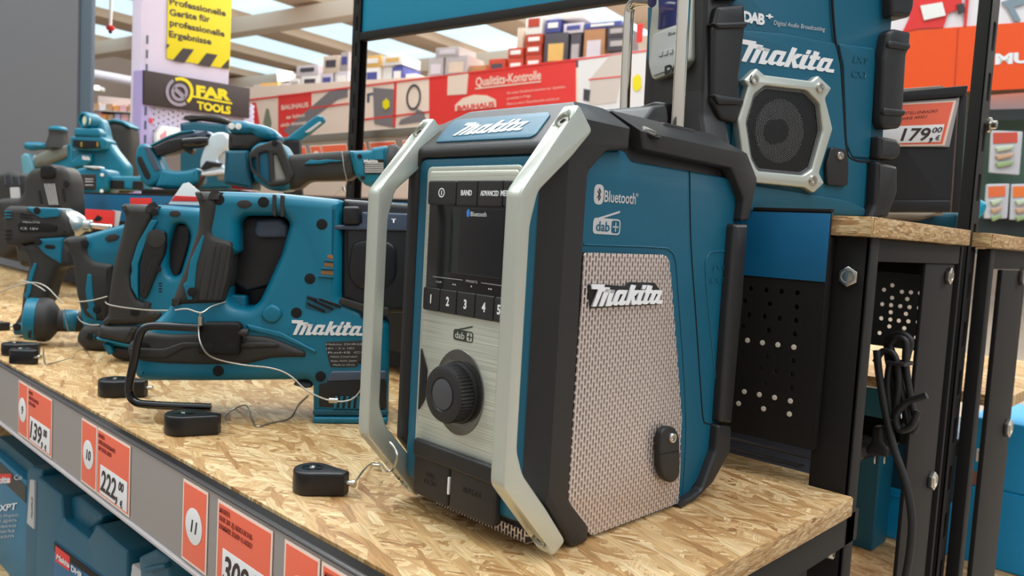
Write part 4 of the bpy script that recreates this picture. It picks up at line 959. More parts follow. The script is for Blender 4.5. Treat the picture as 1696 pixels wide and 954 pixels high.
T.sl('foot_rail', [(722, 884), (1005, 886), (1005, 906), (722, 904)], .028, .033, teal_dk, bev=.001)
T.sl('foot_lip', [(722, 912), (1005, 914), (1005, 935), (722, 936)], -.038, .036, teal2, bev=.002)
T.sl('belly_rubber', [(20, 640), (85, 590), (180, 600), (290, 596), (450, 598), (560, 608), (640, 640), (696, 665), (696, 690), (640, 688), (560, 692), (470, 715), (300, 716), (165, 712), (80, 704), (22, 684)], -.036, .034, grip, bev=.006, r=.006)
T.sl('belly_rubber_step', [(30, 650), (160, 655), (230, 630), (560, 630), (600, 640), (500, 650), (240, 650), (165, 690), (40, 684)], .03, .0365, grip, bev=.0015)
T.sl('boss', [(538, 505), (568, 488), (600, 505), (605, 530), (580, 556), (545, 552), (528, 530)], .02, .0335, teal2, bev=.003, smooth=True)
T.sl('belly_ridge', [(470, 560), (600, 590), (735, 660), (735, 672), (600, 612), (480, 584)], .028, .0325, teal2, bev=.0015, r=.002)
br_ = T.sl('hook_bracket', [(298, 570), (310, 555), (440, 555), (455, 572), (445, 680), (288, 676)], .03, .044, bmetal, bev=.003)
T.dot('bracket_screw', [(330, 650), (415, 650)], .0050, .0442, hole, par=br_)
T.la('bracket_pin', (445, 592), [(.004, 0), (.004, .009), (.001, .0095)], grip, n=.04, par=br_)
T.tb('wire_hook', [(302, 575), (200, 570), (120, 568), (84, 580), (66, 620), (52, 690), (32, 790), (36, 830), (60, 856), (110, 864), (220, 870), (340, 874)], .0042, .046, gloss, k=5)
T.sl('rear_foot', [(645, 790), (665, 775), (720, 780), (722, 800), (690, 805)], -.03, .01, slate, bev=.003)
# --- T2 second hammer behind it
F = frame_at(205, 602, 0, hd=40); F = F.shift(n=-.03)
T = Tool('rotary_hammer', 'second teal rotary hammer with dark curved handle behind the large one', 'power tool', F, 3.407, 140, 320)
T.sl('body_shell', [(195, 72), (215, 60), (430, 66), (640, 84), (760, 110), (760, 720), (440, 760), (330, 900), (110, 860), (90, 790), (135, 720), (128, 600), (150, 430), (200, 230), (222, 130)], -.03, .024, teal2, bev=.010, r=.008, holes=[[(500, 168), (560, 172), (592, 235), (570, 330), (530, 462), (480, 478), (455, 420), (458, 290)]])
T.sl('handle_rubber', [(190, 72), (212, 58), (430, 74), (378, 92), (382, 130), (330, 240), (275, 380), (255, 460), (270, 540), (300, 600), (380, 620), (365, 650), (440, 680), (400, 730), (270, 750), (110, 750), (84, 730), (122, 690), (126, 590), (150, 420), (198, 240), (222, 130)], -.026, .030, grip, bev=.009, r=.005)
T.sl('handle_accent', [(375, 150), (410, 155), (350, 260), (300, 400), (298, 500), (300, 598), (262, 530), (258, 470), (268, 440), (262, 400), (300, 280)], .02, .0312, teal2, bev=.001, r=.002)
T.sl('grip_pad', [(350, 225), (400, 205), (455, 215), (455, 330), (420, 400), (360, 560), (330, 610), (305, 560), (310, 400)], .02, .0318, black, bev=.003, r=.01)
T.dot('grip_disc', [(403, 255)], .0125, .0322, grip)
for x in (385, 400): T.sl('grip_pad', [(x, 370), (x + 4, 372), (x - 60, 560), (x - 64, 560)], .031, .0328, grip, bev=.0003, r=.0005)
T.dot('screw_recess', [(395, 108), (412, 428)], .0052, .0305, hole); T.dot('screw_recess', [(285, 670), (272, 800)], .0062, .0305, hole)
T.sl('oval_recess', [(472, 115), (490, 98), (530, 98), (545, 115), (530, 134), (490, 134)], .02, .0248, grip, bev=.0006)
T.sl('trigger_housing', [(500, 168), (600, 172), (600, 260), (560, 400), (530, 480), (470, 485), (452, 420), (458, 270)], -.02, .006, black, bev=.004)
for i in range(4): T.sl('vent_slot', [(418, 505 + i * 16), (438, 505 + i * 16), (438, 511 + i * 16), (418, 511 + i * 16)], .022, .0246, hole, bev=.0002, r=.0005)
T.sl('base_ring', [(62, 790), (80, 740), (130, 752), (280, 752), (300, 760), (250, 862), (70, 822)], -.03, .034, grip, bev=.008, r=.006)
T.sl('base_line', [(60, 812), (250, 856), (320, 858), (320, 872), (70, 830)], -.028, .033, teal2, bev=.002)
T.sl('base_fin', [(95, 845), (150, 858), (160, 905), (130, 918)], -.02, .026, teal2, bev=.003)
T.sl('base_underside', [(120, 862), (330, 870), (330, 935), (240, 955), (150, 930)], -.03, .02, black, bev=.006, r=.008)
T.sl('battery_foot', [(590, 1080), (900, 1080), (1000, 1092), (640, 1140)], -.05, .0, teal2, bev=.003)
# --- T3 saw handle further left
F = frame_at(155, 582, 0, hd=42); F = F.shift(n=-.03)
T = Tool('reciprocating_saw', 'teal saw with slim dark grip, third handle from the front radio', 'power tool', F, 2.806, 0, 270)
T.sl('body_shell', [(300, 345), (385, 335), (565, 284), (700, 262), (700, 440), (560, 480), (540, 740), (600, 760), (600, 890), (480, 880), (380, 780), (345, 560), (330, 450)], -.026, .022, teal2, bev=.009, r=.008)
T.sl('handle_rubber', [(278, 362), (300, 344), (390, 334), (408, 366), (402, 420), (432, 456), (525, 470), (520, 600), (500, 740), (440, 735), (385, 712), (350, 620), (340, 540), (328, 440), (300, 392)], -.024, .027, grip, bev=.009, r=.005)
T.sl('handle_accent', [(405, 515), (425, 520), (430, 600), (436, 650), (446, 700), (448, 735), (400, 685), (412, 670), (402, 640), (396, 590)], .02, .0284, teal2, bev=.001, r=.002)
T.dot('screw_recess', [(394, 374), (449, 682)], .0055, .0285, hole)
T.sl('oval_recess', [(484, 350), (500, 334), (540, 328), (556, 340), (540, 360), (500, 368)], .02, .0232, grip, bev=.0006)
T.sl('base_rubber', [(342, 830), (352, 790), (376, 756), (450, 750), (600, 768), (600, 900), (520, 876), (440, 884), (380, 872)], -.03, .03, grip, bev=.012, r=.012)
T.sl('base_ring', [(398, 795), (440, 798), (438, 820), (402, 816)], .028, .032, teal2, bev=.001); T.dot('screw_recess', [(418, 806)], .005, .0325, hole)
# --- T4 impact driver
F = frame_at(60, 560, 0, hd=44); F = F.shift(n=-.02)
T = Tool('impact_driver', 'teal impact driver with silver nose at the left end of the front row', 'power tool', F, 2.806, 0, 270)
T.sl('motor_housing', [(8, 215), (28, 198), (110, 200), (270, 208), (325, 262), (330, 338), (285, 350), (130, 372), (60, 392), (20, 388), (8, 360)], -.030, .024, grip, bev=.010, r=.008)
T.sl('top_shell', [(115, 204), (270, 210), (272, 250), (190, 258), (150, 235)], -.02, .0265, teal2, bev=.002)
for y in (222, 236, 250, 310, 330, 348): T.sl('vent_slot', [(20, y), (52, y), (52, y + 6), (20, y + 6)], .02, .0252, teal2 if y < 300 else hole, bev=.0003, r=.0008)
for y in (232, 246): T.sl('vent_slot', [(92, y), (115, y), (150, y + 12), (92, y + 7)], .02, .0252, hole, bev=.0003, r=.0008)
lab = T.sl('rating_plate', [(80, 285), (95, 272), (230, 282), (266, 292), (262, 318), (90, 320)], .02, .0255, bmetal, bev=.0005)
textpx('plate_text', 'Makita DTD', T.F, (38, 369), (66, 370), 3.2, lgrey, lab, .0257); textpx('plate_text', 'CE 18V', T.F, (34, 380), (64, 381), 4, lgrey, lab, .0257)
T.dot('screw_recess', [(172, 222), (175, 366)], .0055, .0268, hole)
T.la('nose', (270, 278), [(.0225, 0), (.0225, .020), (.0205, .028), (.015, .038), (.0095, .043), (.0092, .052), (.0072, .054), (.001, .054)], M('nose_silver', (190, 195, 190), .28, .8), ang=-2)
T.la('bit_holder', (425, 290), [(.0045, 0), (.0045, .030), (.0035, .031), (.0035, .034), (.0001, .034)], chrome, ang=-2)
T.sl('grip', [(62, 386), (120, 372), (290, 350), (322, 400), (325, 480), (262, 492), (235, 560), (215, 640), (160, 700), (110, 770), (100, 798), (60, 780), (56, 748), (88, 700), (96, 600), (128, 470), (112, 420)], -.022, .020, grip, bev=.010, r=.006)
T.sl('trigger_shell', [(155, 352), (300, 344), (286, 380), (280, 470), (245, 450), (200, 420), (168, 380)], -.018, .0235, teal2, bev=.003)
T.sl('oval_recess', [(204, 385), (216, 378), (250, 382), (258, 392), (250, 400), (214, 398)], .02, .0245, hole, bev=.0004)
T.sl('handle_accent', [(160, 462), (170, 470), (150, 540), (142, 600), (122, 640), (108, 610), (122, 600), (128, 540), (140, 500)], .018, .0216, teal2, bev=.001, r=.002)
T.sl('trigger', [(280, 420), (325, 410), (320, 470), (300, 488), (282, 470)], -.01, .01, black, bev=.004)
T.sl('battery_foot', [(52, 750), (100, 740), (130, 772), (120, 800), (60, 800)], -.03, .024, teal_dk, bev=.004); T.dot('screw_recess', [(78, 762)], .006, .0245, hole)
# --- T5 round motor head lying in front
F = frame_at(85, 575, 0, hd=24); F = F.shift(n=-.025)
T = Tool('polisher_head', 'round black and teal motor head lying in front of the impact driver', 'power tool', F, 5.3, 0, 440)
pxm = (T.q([(700, 480)])[0][0] - T.q([(200, 480)])[0][0]) / 500
def mm(v): return v * pxm
T.la('end_ring', (215, 465), [(mm(150), 0), (mm(205), mm(14)), (mm(212), mm(40)), (mm(212), mm(110)), (mm(205), mm(118))], teal2, ang=-3, nn=48)
T.la('motor_body', (215, 465), [(mm(205), mm(112)), (mm(218), mm(130)), (mm(222), mm(190)), (mm(205), mm(235)), (mm(150), mm(275)), (mm(112), mm(300)), (mm(105), mm(480)), (mm(100), mm(560)), (mm(1), mm(562))], grip, ang=-3, nn=48)
T.la('neck_band', (560, 480), [(mm(108), 0), (mm(112), mm(20)), (mm(112), mm(110)), (mm(104), mm(130))], teal2, ang=-3)
T.sl('switch_slot', [(245, 575), (270, 575), (270, 640), (245, 640)], mm(190), mm(212), black, bev=.001)
# --- T6 black drill body upside down, left back
F = frame_at(60, 440, dist=2.15, hd=46); F.P.z = 0
T = Tool('drill', 'black cordless drill turned grip up with white rating plate, behind the impact driver', 'power tool', F, 6.81, 0, 260)
T.sl('body', [(-60, 470), (60, 462), (200, 462), (245, 390), (262, 215), (340, 130), (445, 112), (470, 80), (560, 76), (605, 108), (690, 100), (745, 160), (780, 260), (810, 700), (760, 1000), (500, 1240), (200, 1240), (100, 800), (-60, 640)], -.04, .03, grip, bev=.014, r=.012)
T.sl('grip_cap', [(440, 120), (470, 84), (560, 80), (605, 112), (620, 240), (440, 246)], -.03, .036, bmetal, bev=.006, r=.01)
lab = T.sl('rating_plate', [(480, 290), (600, 278), (675, 575), (600, 575), (550, 560)], .028, .0312, black, bev=.0005)
for i in range(6): T.sl('plate_text', [(495 + i * 22, 300), (505 + i * 22, 300), (562 + i * 19, 540), (552 + i * 19, 540)], .031, .0316, lgrey, bev=.0001, r=.0004, par=lab)
T.dot('screw_recess', [(748, 298)], .0075, .0312, hole)
for p in ([(425, 380), (450, 370), (480, 520), (455, 530)], [(690, 360), (720, 350), (740, 500), (715, 500)]): T.sl('vent_slot', p, .028, .0312, hole, bev=.0004)
F = frame_at(20, 440, dist=2.4, hd=46); F.P.z = 0
T = Tool('drill', 'small black drill with blue trim at the far left edge behind the black one', 'power tool', F, 6.81, 0, 260)
T.sl('body', [(-120, 200), (0, 180), (60, 155), (130, 160), (180, 185), (250, 190), (255, 360), (240, 1000), (60, 1160), (-120, 1100)], -.03, .03, grip, bev=.012, r=.01)
for x in (40, 115, 190): T.sl('blue_trim', [(x, 200), (x + 14, 200), (x + 34, 320), (x + 18, 320)], .028, .0322, slate, bev=.001)
T.sl('label', [(110, 345), (215, 340), (225, 465), (120, 470)], .028, .0316, lgrey, bev=.0005)
# ============================================================ upper row
ZU = .2432
def up(px, d, hd=44, py=335):
    P = ondist(px, py, d); P.z = ZU; return Fr(P, head(hd))
# --- T8 angle grinder
T = Tool('angle_grinder', 'long teal grinder with black body and clear guard windows on the raised board', 'power tool', up(520, 1.42, 42), 5.14, 360, 180)
T.sl('handle_tube', [(590, 392), (900, 366), (1110, 350), (1165, 356), (1172, 560), (1120, 602), (1060, 606), (760, 612), (690, 675), (560, 690), (560, 420)], -.030, .028, grip, bev=.012, r=.01)
T.sl('handle_accent', [(740, 472), (790, 432), (850, 442), (920, 432), (1085, 440), (1020, 454), (960, 454), (880, 470)], .028, .0316, teal2, bev=.001, r=.001)
T.sl('motor_shell', [(1112, 352), (1165, 356), (1300, 350), (1312, 328), (1450, 308), (1460, 664), (1260, 656), (1165, 560)], -.030, .031, teal2, bev=.008, r=.006)
T.la('end_cap', (1450, 484), [(.034, 0), (.037, .004), (.037, .012), (.033, .020), (.026, .028), (.012, .034), (.001, .035)], grip, ang=0)
lab = T.sl('rating_plate', [(1248, 436), (1420, 430), (1420, 552), (1252, 556)], .031, .0335, bmetal, bev=.0003)
textpx('plate_text', 'Makita', T.F, (603, 269), (626, 269), 5, white, lab, .0337, bold=.04)
for i in range(5): T.sl('plate_text', [(1255, 462 + i * 18), (1415, 460 + i * 18), (1415, 470 + i * 18), (1255, 472 + i * 18)], .0335, .0338, lgrey, bev=0, r=.0003, par=lab)
T.dot('screw_recess', [(1212, 406), (1238, 588)], .0038, .0335, hole)
T.sl('gearbox_shell', [(262, 352), (330, 284), (430, 274), (540, 286), (605, 392), (680, 560), (605, 690), (520, 700), (430, 690), (300, 610)], -.04, .030, teal2, bev=.010, r=.008)
T.sl('guard_frame', [(262, 380), (330, 320), (480, 266), (532, 272), (560, 330), (650, 560), (600, 640), (450, 665), (330, 560), (282, 500)], .025, .036, grip, bev=.003, r=.004,
     holes=[[(286, 425), (328, 412), (336, 560), (300, 520)], [(350, 384), (432, 362), (446, 640), (352, 556)], [(474, 386), (500, 390), (582, 594), (486, 612)], ])
T.sl('window', [(470, 380), (505, 386), (590, 600), (480, 618)], .026, .031, M('smoke_window', (150, 150, 140), .2), bev=.0005)
T.sl('window', [(345, 376), (438, 354), (450, 648), (346, 560)], .026, .031, teal, bev=.0005)
T.dot('screw_recess', [(488, 292)], .005, .0365, hole)
T.sl('gear_head', [(62, 352), (262, 352), (288, 600), (292, 688), (50, 640), (48, 600)], -.045, .026, teal_dk, bev=.006)
T.sl('head_collar', [(84, 200), (300, 205), (420, 200), (420, 260), (300, 330), (262, 352), (84, 352)], -.03, .022, grip, bev=.008)
T.sl('lamp_housing', [(72, 160), (90, 120), (120, 98), (220, 96), (270, 115), (400, 140), (470, 172), (520, 232), (515, 268), (420, 262), (320, 250), (290, 206), (230, 214), (110, 208)], -.028, .026, teal2, bev=.010, r=.01)
T.dot('work_lamp', [(120, 148), (178, 150)], .0052, .0275, paper, d=.003)
T.sl('red_white_sticker', [(110, 640), (275, 650), (275, 690), (120, 680)], -.02, .01, red_m, bev=.0004)
# --- T9 circular saw
T = Tool('circular_saw', 'teal cordless circular saw with pale blade guard on the raised board', 'power tool', up(300, 1.95, 44), 6.36, 210, 180)
wh = M('pale_guard', (205, 220, 228), .35, .3)
T.sl('blade_guard', [(775, 690), (765, 560), (800, 430), (850, 330), (890, 262), (960, 244), (1020, 246), (1062, 300), (1056, 420), (990, 470), (940, 540), (1035, 610), (1090, 700)], -.02, .02, wh, bev=.005, r=.008)
T.sl('lower_guard', [(1000, 470), (1060, 440), (1120, 700), (960, 760), (920, 660), (930, 540)], -.022, .012, lgrey, bev=.003)
T.sl('rear_handle', [(228, 382), (330, 330), (430, 284), (560, 240), (700, 222), (860, 236), (884, 280), (700, 330), (640, 400), (580, 420), (450, 472), (310, 506)], -.024, .020, slate, bev=.012, r=.01)
T.sl('handle_rubber', [(250, 400), (420, 320), (580, 290), (610, 340), (580, 430), (450, 472), (318, 502)], -.02, .0235, black, bev=.006, r=.006)
T.sl('handle_top', [(228, 384), (430, 282), (560, 238), (700, 222), (700, 240), (560, 262), (430, 310), (250, 402)], -.022, .0225, teal2, bev=.003, r=.003)
T.la('side_handle', (605, 365), [(mm(5), 0), (.0145, .001), (.0150, .01), (.0145, .04), (.0120, .055), (.001, .058)], gloss, n=.012, ang=8)
T.sl('switch', [(590, 380), (680, 400), (700, 440), (670, 486), (600, 440)], -.01, .014, black, bev=.003)
T.sl('battery_mount', [(100, 395), (150, 358), (240, 388), (300, 480), (372, 640), (385, 720), (300, 800), (250, 828), (200, 822), (150, 770), (90, 620), (76, 500)], -.035, .018, teal2, bev=.008, r=.008)
T.sl('battery_slot', [(180, 400), (235, 405), (350, 640), (300, 660), (240, 560)], .015, .0195, slate, bev=.001)
T.sl('battery_slot', [(112, 500), (150, 500), (250, 700), (230, 750), (190, 730), (110, 560)], .015, .0195, black, bev=.001)
T.sl('motor_housing', [(360, 628), (480, 652), (600, 652), (740, 618), (765, 770), (640, 850), (420, 850), (280, 830)], -.04, .02, teal2, bev=.010, r=.008)
T.sl('saw_shoe', [(150, 842), (780, 852), (1200, 850), (1200, 900), (150, 900)], -.07, .05, bmetal, bev=.002)
T.sl('depth_lever', [(832, 545), (990, 572), (985, 612), (900, 612), (800, 650), (770, 630)], .01, .028, black, bev=.003)
T.sl('shoe_plate', [(780, 672), (980, 640), (1036, 660), (1040, 690), (860, 708), (780, 708)], .01, .03, lgrey, bev=.003)
T.sl('brown_strap', [(740, 690), (830, 700), (770, 790), (690, 870), (640, 880), (640, 850), (690, 800)], .0, .012, M('brown_strap', (105, 70, 45), .6), bev=.003)
# --- T12 planer behind saw
T = Tool('planer', 'teal planer with long dark top handle behind the circular saw', 'power tool', up(340, 2.2, 44), 6.36, 210, 180)
T.sl('top_handle', [(572, 90), (620, 76), (900, 52), (990, 76), (1070, 118), (1050, 158), (950, 142), (720, 112), (600, 116)], -.02, .02, grip, bev=.010, r=.008)
T.sl('body', [(550, 150), (700, 130), (900, 150), (1040, 160), (1100, 300), (1100, 850), (550, 850), (560, 240)], -.05, .02, teal_dk, bev=.008)
# --- T10 jigsaw and battery sides
T = Tool('jigsaw', 'teal jigsaw with round lamp on top and open battery mount on the raised board', 'power tool', up(170, 2.55, 46), 6.36, 0, 180)
T.sl('body', [(870, 190), (960, 60), (1060, 105), (1092, 200), (1110, 300), (1200, 440), (1330, 600), (1330, 800), (740, 800), (720, 600), (735, 400), (960, 400)], -.05, .0, teal2, bev=.012, r=.01)
lathe('lamp_ring', [(.020, -.03), (.0235, -.02), (.0235, .010), (.020, .014), (.0165, .014), (.0165, .008), (.001, .008)], T.F.to(*T.q([(918, 126)], .01)[0], .01), T.F.N - T.F.U * .5, teal2, T.r)
lathe('lamp_lens', [(.0165, 0), (.015, .003), (.001, .005)], T.F.to(*T.q([(915, 127)], .02)[0], .02), T.F.N - T.F.U * .5, M('lens_cream', (225, 225, 190), .15), T.r)
T.sl('mount_top', [(772, 205), (800, 198), (1030, 204), (1055, 250), (1052, 292), (1000, 298), (775, 288)], -.04, .025, teal2, bev=.006)
T.sl('battery_mount', [(735, 300), (760, 286), (1060, 290), (1120, 330), (1100, 430), (960, 440), (760, 425), (738, 390)], -.04, .022, teal2, bev=.005, r=.006)
T.sl('battery_slot', [(765, 326), (1045, 340), (1060, 415), (900, 425), (840, 420), (765, 396)], .018, .0235, hole, bev=.001)
for x in (845, 1015): T.sl('contact', [(x, 350), (x + 22, 352), (x + 22, 405), (x, 400)], .022, .025, M('brass', (190, 165, 90), .3, .8) if x < 900 else bpy.data.materials['brass'], bev=.0005)
T.sl('brand_patch', [(740, 560), (840, 480), (960, 470), (960, 560), (900, 600), (760, 620)], .0, .012, teal2, bev=.004)
textpx('brand_text', 'Makita', T.F, (136, 264), (149, 265), 7, white, T.r, .0125, bold=.05)
T = Tool('router', 'dark domed trim router with teal cap beside the round lamp jigsaw', 'power tool', up(200, 2.75, 46), 6.36, 0, 180)
T.sl('housing', [(1095, 150), (1180, 112), (1290, 132), (1360, 190), (1375, 400), (1360, 700), (1330, 880), (1100, 880), (1130, 300)], -.05, .03, grip, bev=.02, r=.02)
T.sl('cap', [(1095, 138), (1180, 102), (1290, 122), (1364, 180), (1362, 200), (1280, 158), (1190, 136), (1100, 152)], -.04, .034, teal2, bev=.006, r=.006)
T.sl('label', [(1200, 440), (1290, 480), (1285, 520), (1205, 510)], .028, .032, lgrey, bev=.0005)
T = Tool('planer', 'teal tool with square battery mount facing out, on the raised board left of the saw', 'power tool', up(170, 2.3, 46), 6.36, 0, 180)
T.sl('battery_mount', [(720, 680), (745, 645), (900, 610), (1040, 625), (1110, 640), (1128, 690), (1130, 840), (1075, 886), (1000, 892), (760, 888), (722, 830)], -.05, .025, teal2, bev=.008, r=.010)
T.sl('battery_slot', [(750, 690), (1010, 690), (1012, 850), (980, 858), (750, 846)], .022, .0265, grip, bev=.002)
for y in (735, 762, 798): T.sl('contact', [(895, y), (985, y + 2), (975, y + 12), (895, y + 12)], .026, .028, lgrey, bev=.0004, r=.0006)
T.sl('long_body', [(1120, 705), (1500, 712), (1510, 866), (1130, 846)], -.05, .01, teal2, bev=.006)
T.sl('dark_window', [(1160, 750), (1305, 755), (1305, 850), (1155, 842)], .005, .012, black, bev=.001); T.sl('dark_window', [(1395, 760), (1500, 762), (1505, 855), (1392, 850)], .005, .012, black, bev=.001)
T.dot('bright_screw', [(1075, 697), (1070, 868)], .0045, .027, paper)
T.sl('white_tip', [(870, 600), (1040, 606), (1046, 632), (1000, 640), (900, 618)], .0, .03, lgrey, bev=.003)
# --- T11 left cluster
T = Tool('sander', 'teal orbital sander with dark waisted knob at the far left of the raised board', 'power tool', up(85, 2.9, 46), 6.36, 0, 180)
pm = (T.q([(700, 400)])[0][0] - T.q([(500, 400)])[0][0]) / 200
T.la('knob', (612, 420), [(pm * 120, 0), (pm * 110, pm * 60), (pm * 90, pm * 120), (pm * 86, pm * 160), (pm * 92, pm * 190)], grip, ang=90)
T.la('knob_cap', (612, 420), [(pm * 92, pm * 186), (pm * 92, pm * 205), (pm * 70, pm * 228), (pm * 2, pm * 236)], teal2, ang=90)
T.sl('pod', [(232, 360), (260, 346), (400, 348), (490, 368), (520, 400), (440, 425), (300, 440), (235, 425)], -.03, .02, teal2, bev=.012, r=.012)
T.sl('arm', [(340, 505), (450, 440), (690, 372), (700, 505), (520, 580), (350, 625)], -.03, .025, M('arm_grey', (110, 112, 104), .5), bev=.012, r=.01)
T.sl('body', [(690, 380), (740, 360), (760, 500), (760, 900), (300, 900), (340, 620), (500, 585), (690, 510)], -.04, .015, teal2, bev=.008)
T.sl('side_lever', [(208, 500), (250, 462), (300, 480), (350, 620), (340, 760), (240, 800)], -.02, .03, M('lever_teal_grey', (95, 150, 165), .4), bev=.008, r=.008)
# --- T13 teal stick with pale face behind grinder
T = Tool('work_light', 'slim teal stick light leaning up behind the grinder', 'work light', up(500, 1.7, 44), 5.14, 360, 180)
T.sl('stick', [(560, 268), (640, 205), (820, 68), (850, 52), (905, 66), (912, 108), (800, 200), (700, 275)], -.018, .0, teal2, bev=.004)
T.sl('pale_face', [(740, 200), (870, 108), (890, 118), (800, 190), (770, 205)], -.001, .002, lgrey, bev=.0005)
T.sl('stand', [(560, 262), (700, 270), (720, 800), (560, 800)], -.02, .0, black, bev=.003)
# --- small cards and blade pack among the tools
def card(name, px4, d, label, cat, mat, hd=46, extra=None):
    P = ondist(px4[0][0], px4[0][1], d); Fc = Fr(P, head(hd))
    k = thing(name, label, cat, P)
    slab('card', Fc.pp(px4), Fc, -.0015, 0, mat, k, bev=.0002)
    return k, Fc
k, Fc = card('blade_pack', [(141, 346), (190, 349), (188, 381), (140, 378)], 1.9, 'red blade pack with black figure behind the impact driver nose', 'packaging', red_m)
slab('black_figure', Fc.pp([(155, 364), (162, 356), (170, 361), (166, 366), (158, 367)]), Fc, .0002, .0008, hole, k, bev=.0001)
slab('clear_edge', Fc.pp([(186, 348), (200, 350), (194, 382), (184, 380)]), Fc, -.004, -.0018, lgrey, k, bev=.0005)
k, Fc = card('price_card', [(113, 320), (132, 322), (132, 348), (118, 346)], 2.2, 'small red and white price card beside the black drill', 'price card', red_m)
slab('white_field', Fc.pp([(119, 333), (131, 334), (131, 345), (119, 344)]), Fc, .0002, .0008, paper, k, bev=.0001)
k, Fc = card('blade_pack', [(279, 338), (303, 304), (312, 302), (332, 318), (330, 340)], 1.25, 'white and red triangular blade pack behind the second hammer', 'packaging', paper)
slab('red_band', Fc.pp([(283, 333), (290, 324), (330, 326), (330, 334)]), Fc, .0002, .0008, red_m, k, bev=.0001)
# ============================================================ security pucks and steel wires
def puck(px, py, w, hpx, ang, label, pin=True, mats=black):
    """tear-drop alarm puck: px,py = bottom centre pixel, w = width in pixels"""
    P = onz(px, py, 0); d = (P - EYE); sc = (RC.transposed() @ d); depth = -sc.z; L = w / FPX * depth; h = hpx / FPX * depth
    k = thing('security_puck', label, 'alarm puck', P + Vector((d.x, d.y, 0)).normalized() * L * .3)
    O = base_of(k); ax = head(ang); F_ = Fr(O, ax, (Vector((0, 0, 1)).cross(ax)).normalized(), (0, 0, 1))
    r = L * .34
    pts = [(-L * .5 + r + r * cos(t), r * sin(t)) for t in [radians(55 + i * 14.0) for i in range(19)]] + [(L * .42, -r * .38), (L * .5, -r * .28), (L * .5, r * .28), (L * .42, r * .38)]
    slab('case', pts, F_, 0.0, h, black, k, bev=.002, br=3)
    slab('top_disc', ell(-L * .5 + r, 0, r * .55), F_, h - .0003, h + .0004, gloss, k, bev=.0002)
    lathe('rivet', [(.003, 0), (.0026, .0012), (.0001, .0018)], F_.to(-L * .5 + r, 0, h), (0, 0, 1), steel, k, n=16)
    if pin: lathe('wire_pin', [(.0022, 0), (.0022, .005), (.003, .0055), (.003, .008), (.0001, .0085)], F_.to(L * .49, 0, h * .55), ax, steel, k, n=14)
    return F_.to(L * .5 + .006, 0, h * .55)
pa = puck(530, 824, 95, 40, 60, 'black tear-drop alarm puck nearest the front radio')
pb = puck(318, 724, 90, 34, 42, 'black tear-drop alarm puck under the wire hook of the large hammer', False)
pc = puck(203, 660, 78, 28, 46, 'black round alarm puck left of the large hammer hook')
pd = puck(40, 604, 48, 24, 60, 'black alarm puck at the left, the nearer of the touching pair')
pe = puck(34, 590, 56, 20, 30, 'black alarm puck at the left, the farther of the touching pair', False)
pf = puck(4, 548, 22, 14, 30, 'small black alarm puck cut by the left edge of the photo')
def wire(pts3, label, r=.0009, k=8):
    return tag(tube('security_wire', pts3, r, wire_m, None, k=k, res=2), label, 'wire')
def onb(px, py, z=.0012): return onz(px, py, z)
def atd(px, py, d): return ondist(px, py, d)
d1 = .80
w1 = wire([pa, onz(600, 782, .012), onz(612, 770, .004), onb(628, 766), atd(640, 780, .54), atd(652, 775, .53), atd(658, 755, .52), atd(652, 740, .53), atd(646, 733, .535)], 'thin steel wire from the nearest puck to the radio silver bar')
tag(lathe('wire_ferrule', [(.0018, 0), (.0018, .007)], onz(619, 770, .004), (1, .3, .1), steel, None, n=12), 'tiny steel ferrule on the wire beside the front radio', 'ferrule')
FH1 = Fr((onz(560, 700, 0)), head(38))
def h1(px, py, n=.012): return FH1.to(*FH1.px(px, py, n), n)
wire([h1(332, 518, .02), h1(329, 545, .02), h1(333, 570, .026), h1(352, 592, .022), h1(400, 604, .012), h1(450, 610, .010), h1(480, 622, .010), h1(510, 648, .014), h1(550, 664, .014), h1(585, 660, .012), h1(605, 630, .008), h1(612, 600, .002)], 'steel wire looping across the large hammer body to its foot')
tag(lathe('wire_ferrule', [(.003, 0), (.003, .009)], h1(545, 663, .015), FH1.U, steel, None, n=12), 'small steel ferrule on the wire at the large hammer foot', 'ferrule')
tag(lathe('wire_ferrule', [(.003, 0), (.003, .009)], h1(333, 524, .02), (0, 0, -1), steel, None, n=12), 'small steel ferrule on the wire above the hook bracket', 'ferrule')
wire([h1(374, 500, .0), h1(350, 508, .012), h1(333, 518, .02), h1(310, 512, .018), h1(290, 514, .016)], 'short steel wire tied over the hammer handle base')
wire([pb, onb(372, 690), onb(390, 676), onb(408, 672, .01), onb(416, 690), onb(425, 706), onb(450, 700), onb(480, 692), onb(494, 670), onb(510, 655)], 'thin wire curling over the board right of the hook puck')
FH2 = Fr((onz(205, 602, 0)), head(40))
def h2(px, py, n=.006): return FH2.to(*FH2.px(px, py, n), n)
wire([h2(288, 514), h2(250, 514), h2(210, 510), h2(182, 505), h2(174, 500)], 'steel wire around the second hammer handle foot')
tag(lathe('wire_ferrule', [(.003, 0), (.003, .009)], h2(282, 514, .008), FH2.U, steel, None, n=12), 'small steel ferrule between the two hammer handles', 'ferrule')
FH3 = Fr((onz(155, 582, 0)), head(42))
def h3(px, py, n=.008): return FH3.to(*FH3.px(px, py, n), n)
wire([h3(178, 491), h3(150, 498), h3(126, 500)], 'steel wire around the slim saw grip')
wire([h3(128, 524), h3(135, 533), h3(150, 538), h3(165, 538)], 'short steel wire at the slim saw grip foot')
FH5 = Fr((onz(85, 575, 0)), head(50))
def h5(px, py, n=.0): return FH5.to(*FH5.px(px, py, n), n)
wire([h5(0, 484), h5(25, 474), h5(55, 468), h5(75, 474), h5(92, 490), h5(103, 503)], 'steel wire arching over the round motor head')
wire([h5(107, 512, .01), h5(109, 530, .01), h5(113, 548, .01)], 'short steel wire hanging over the motor neck')
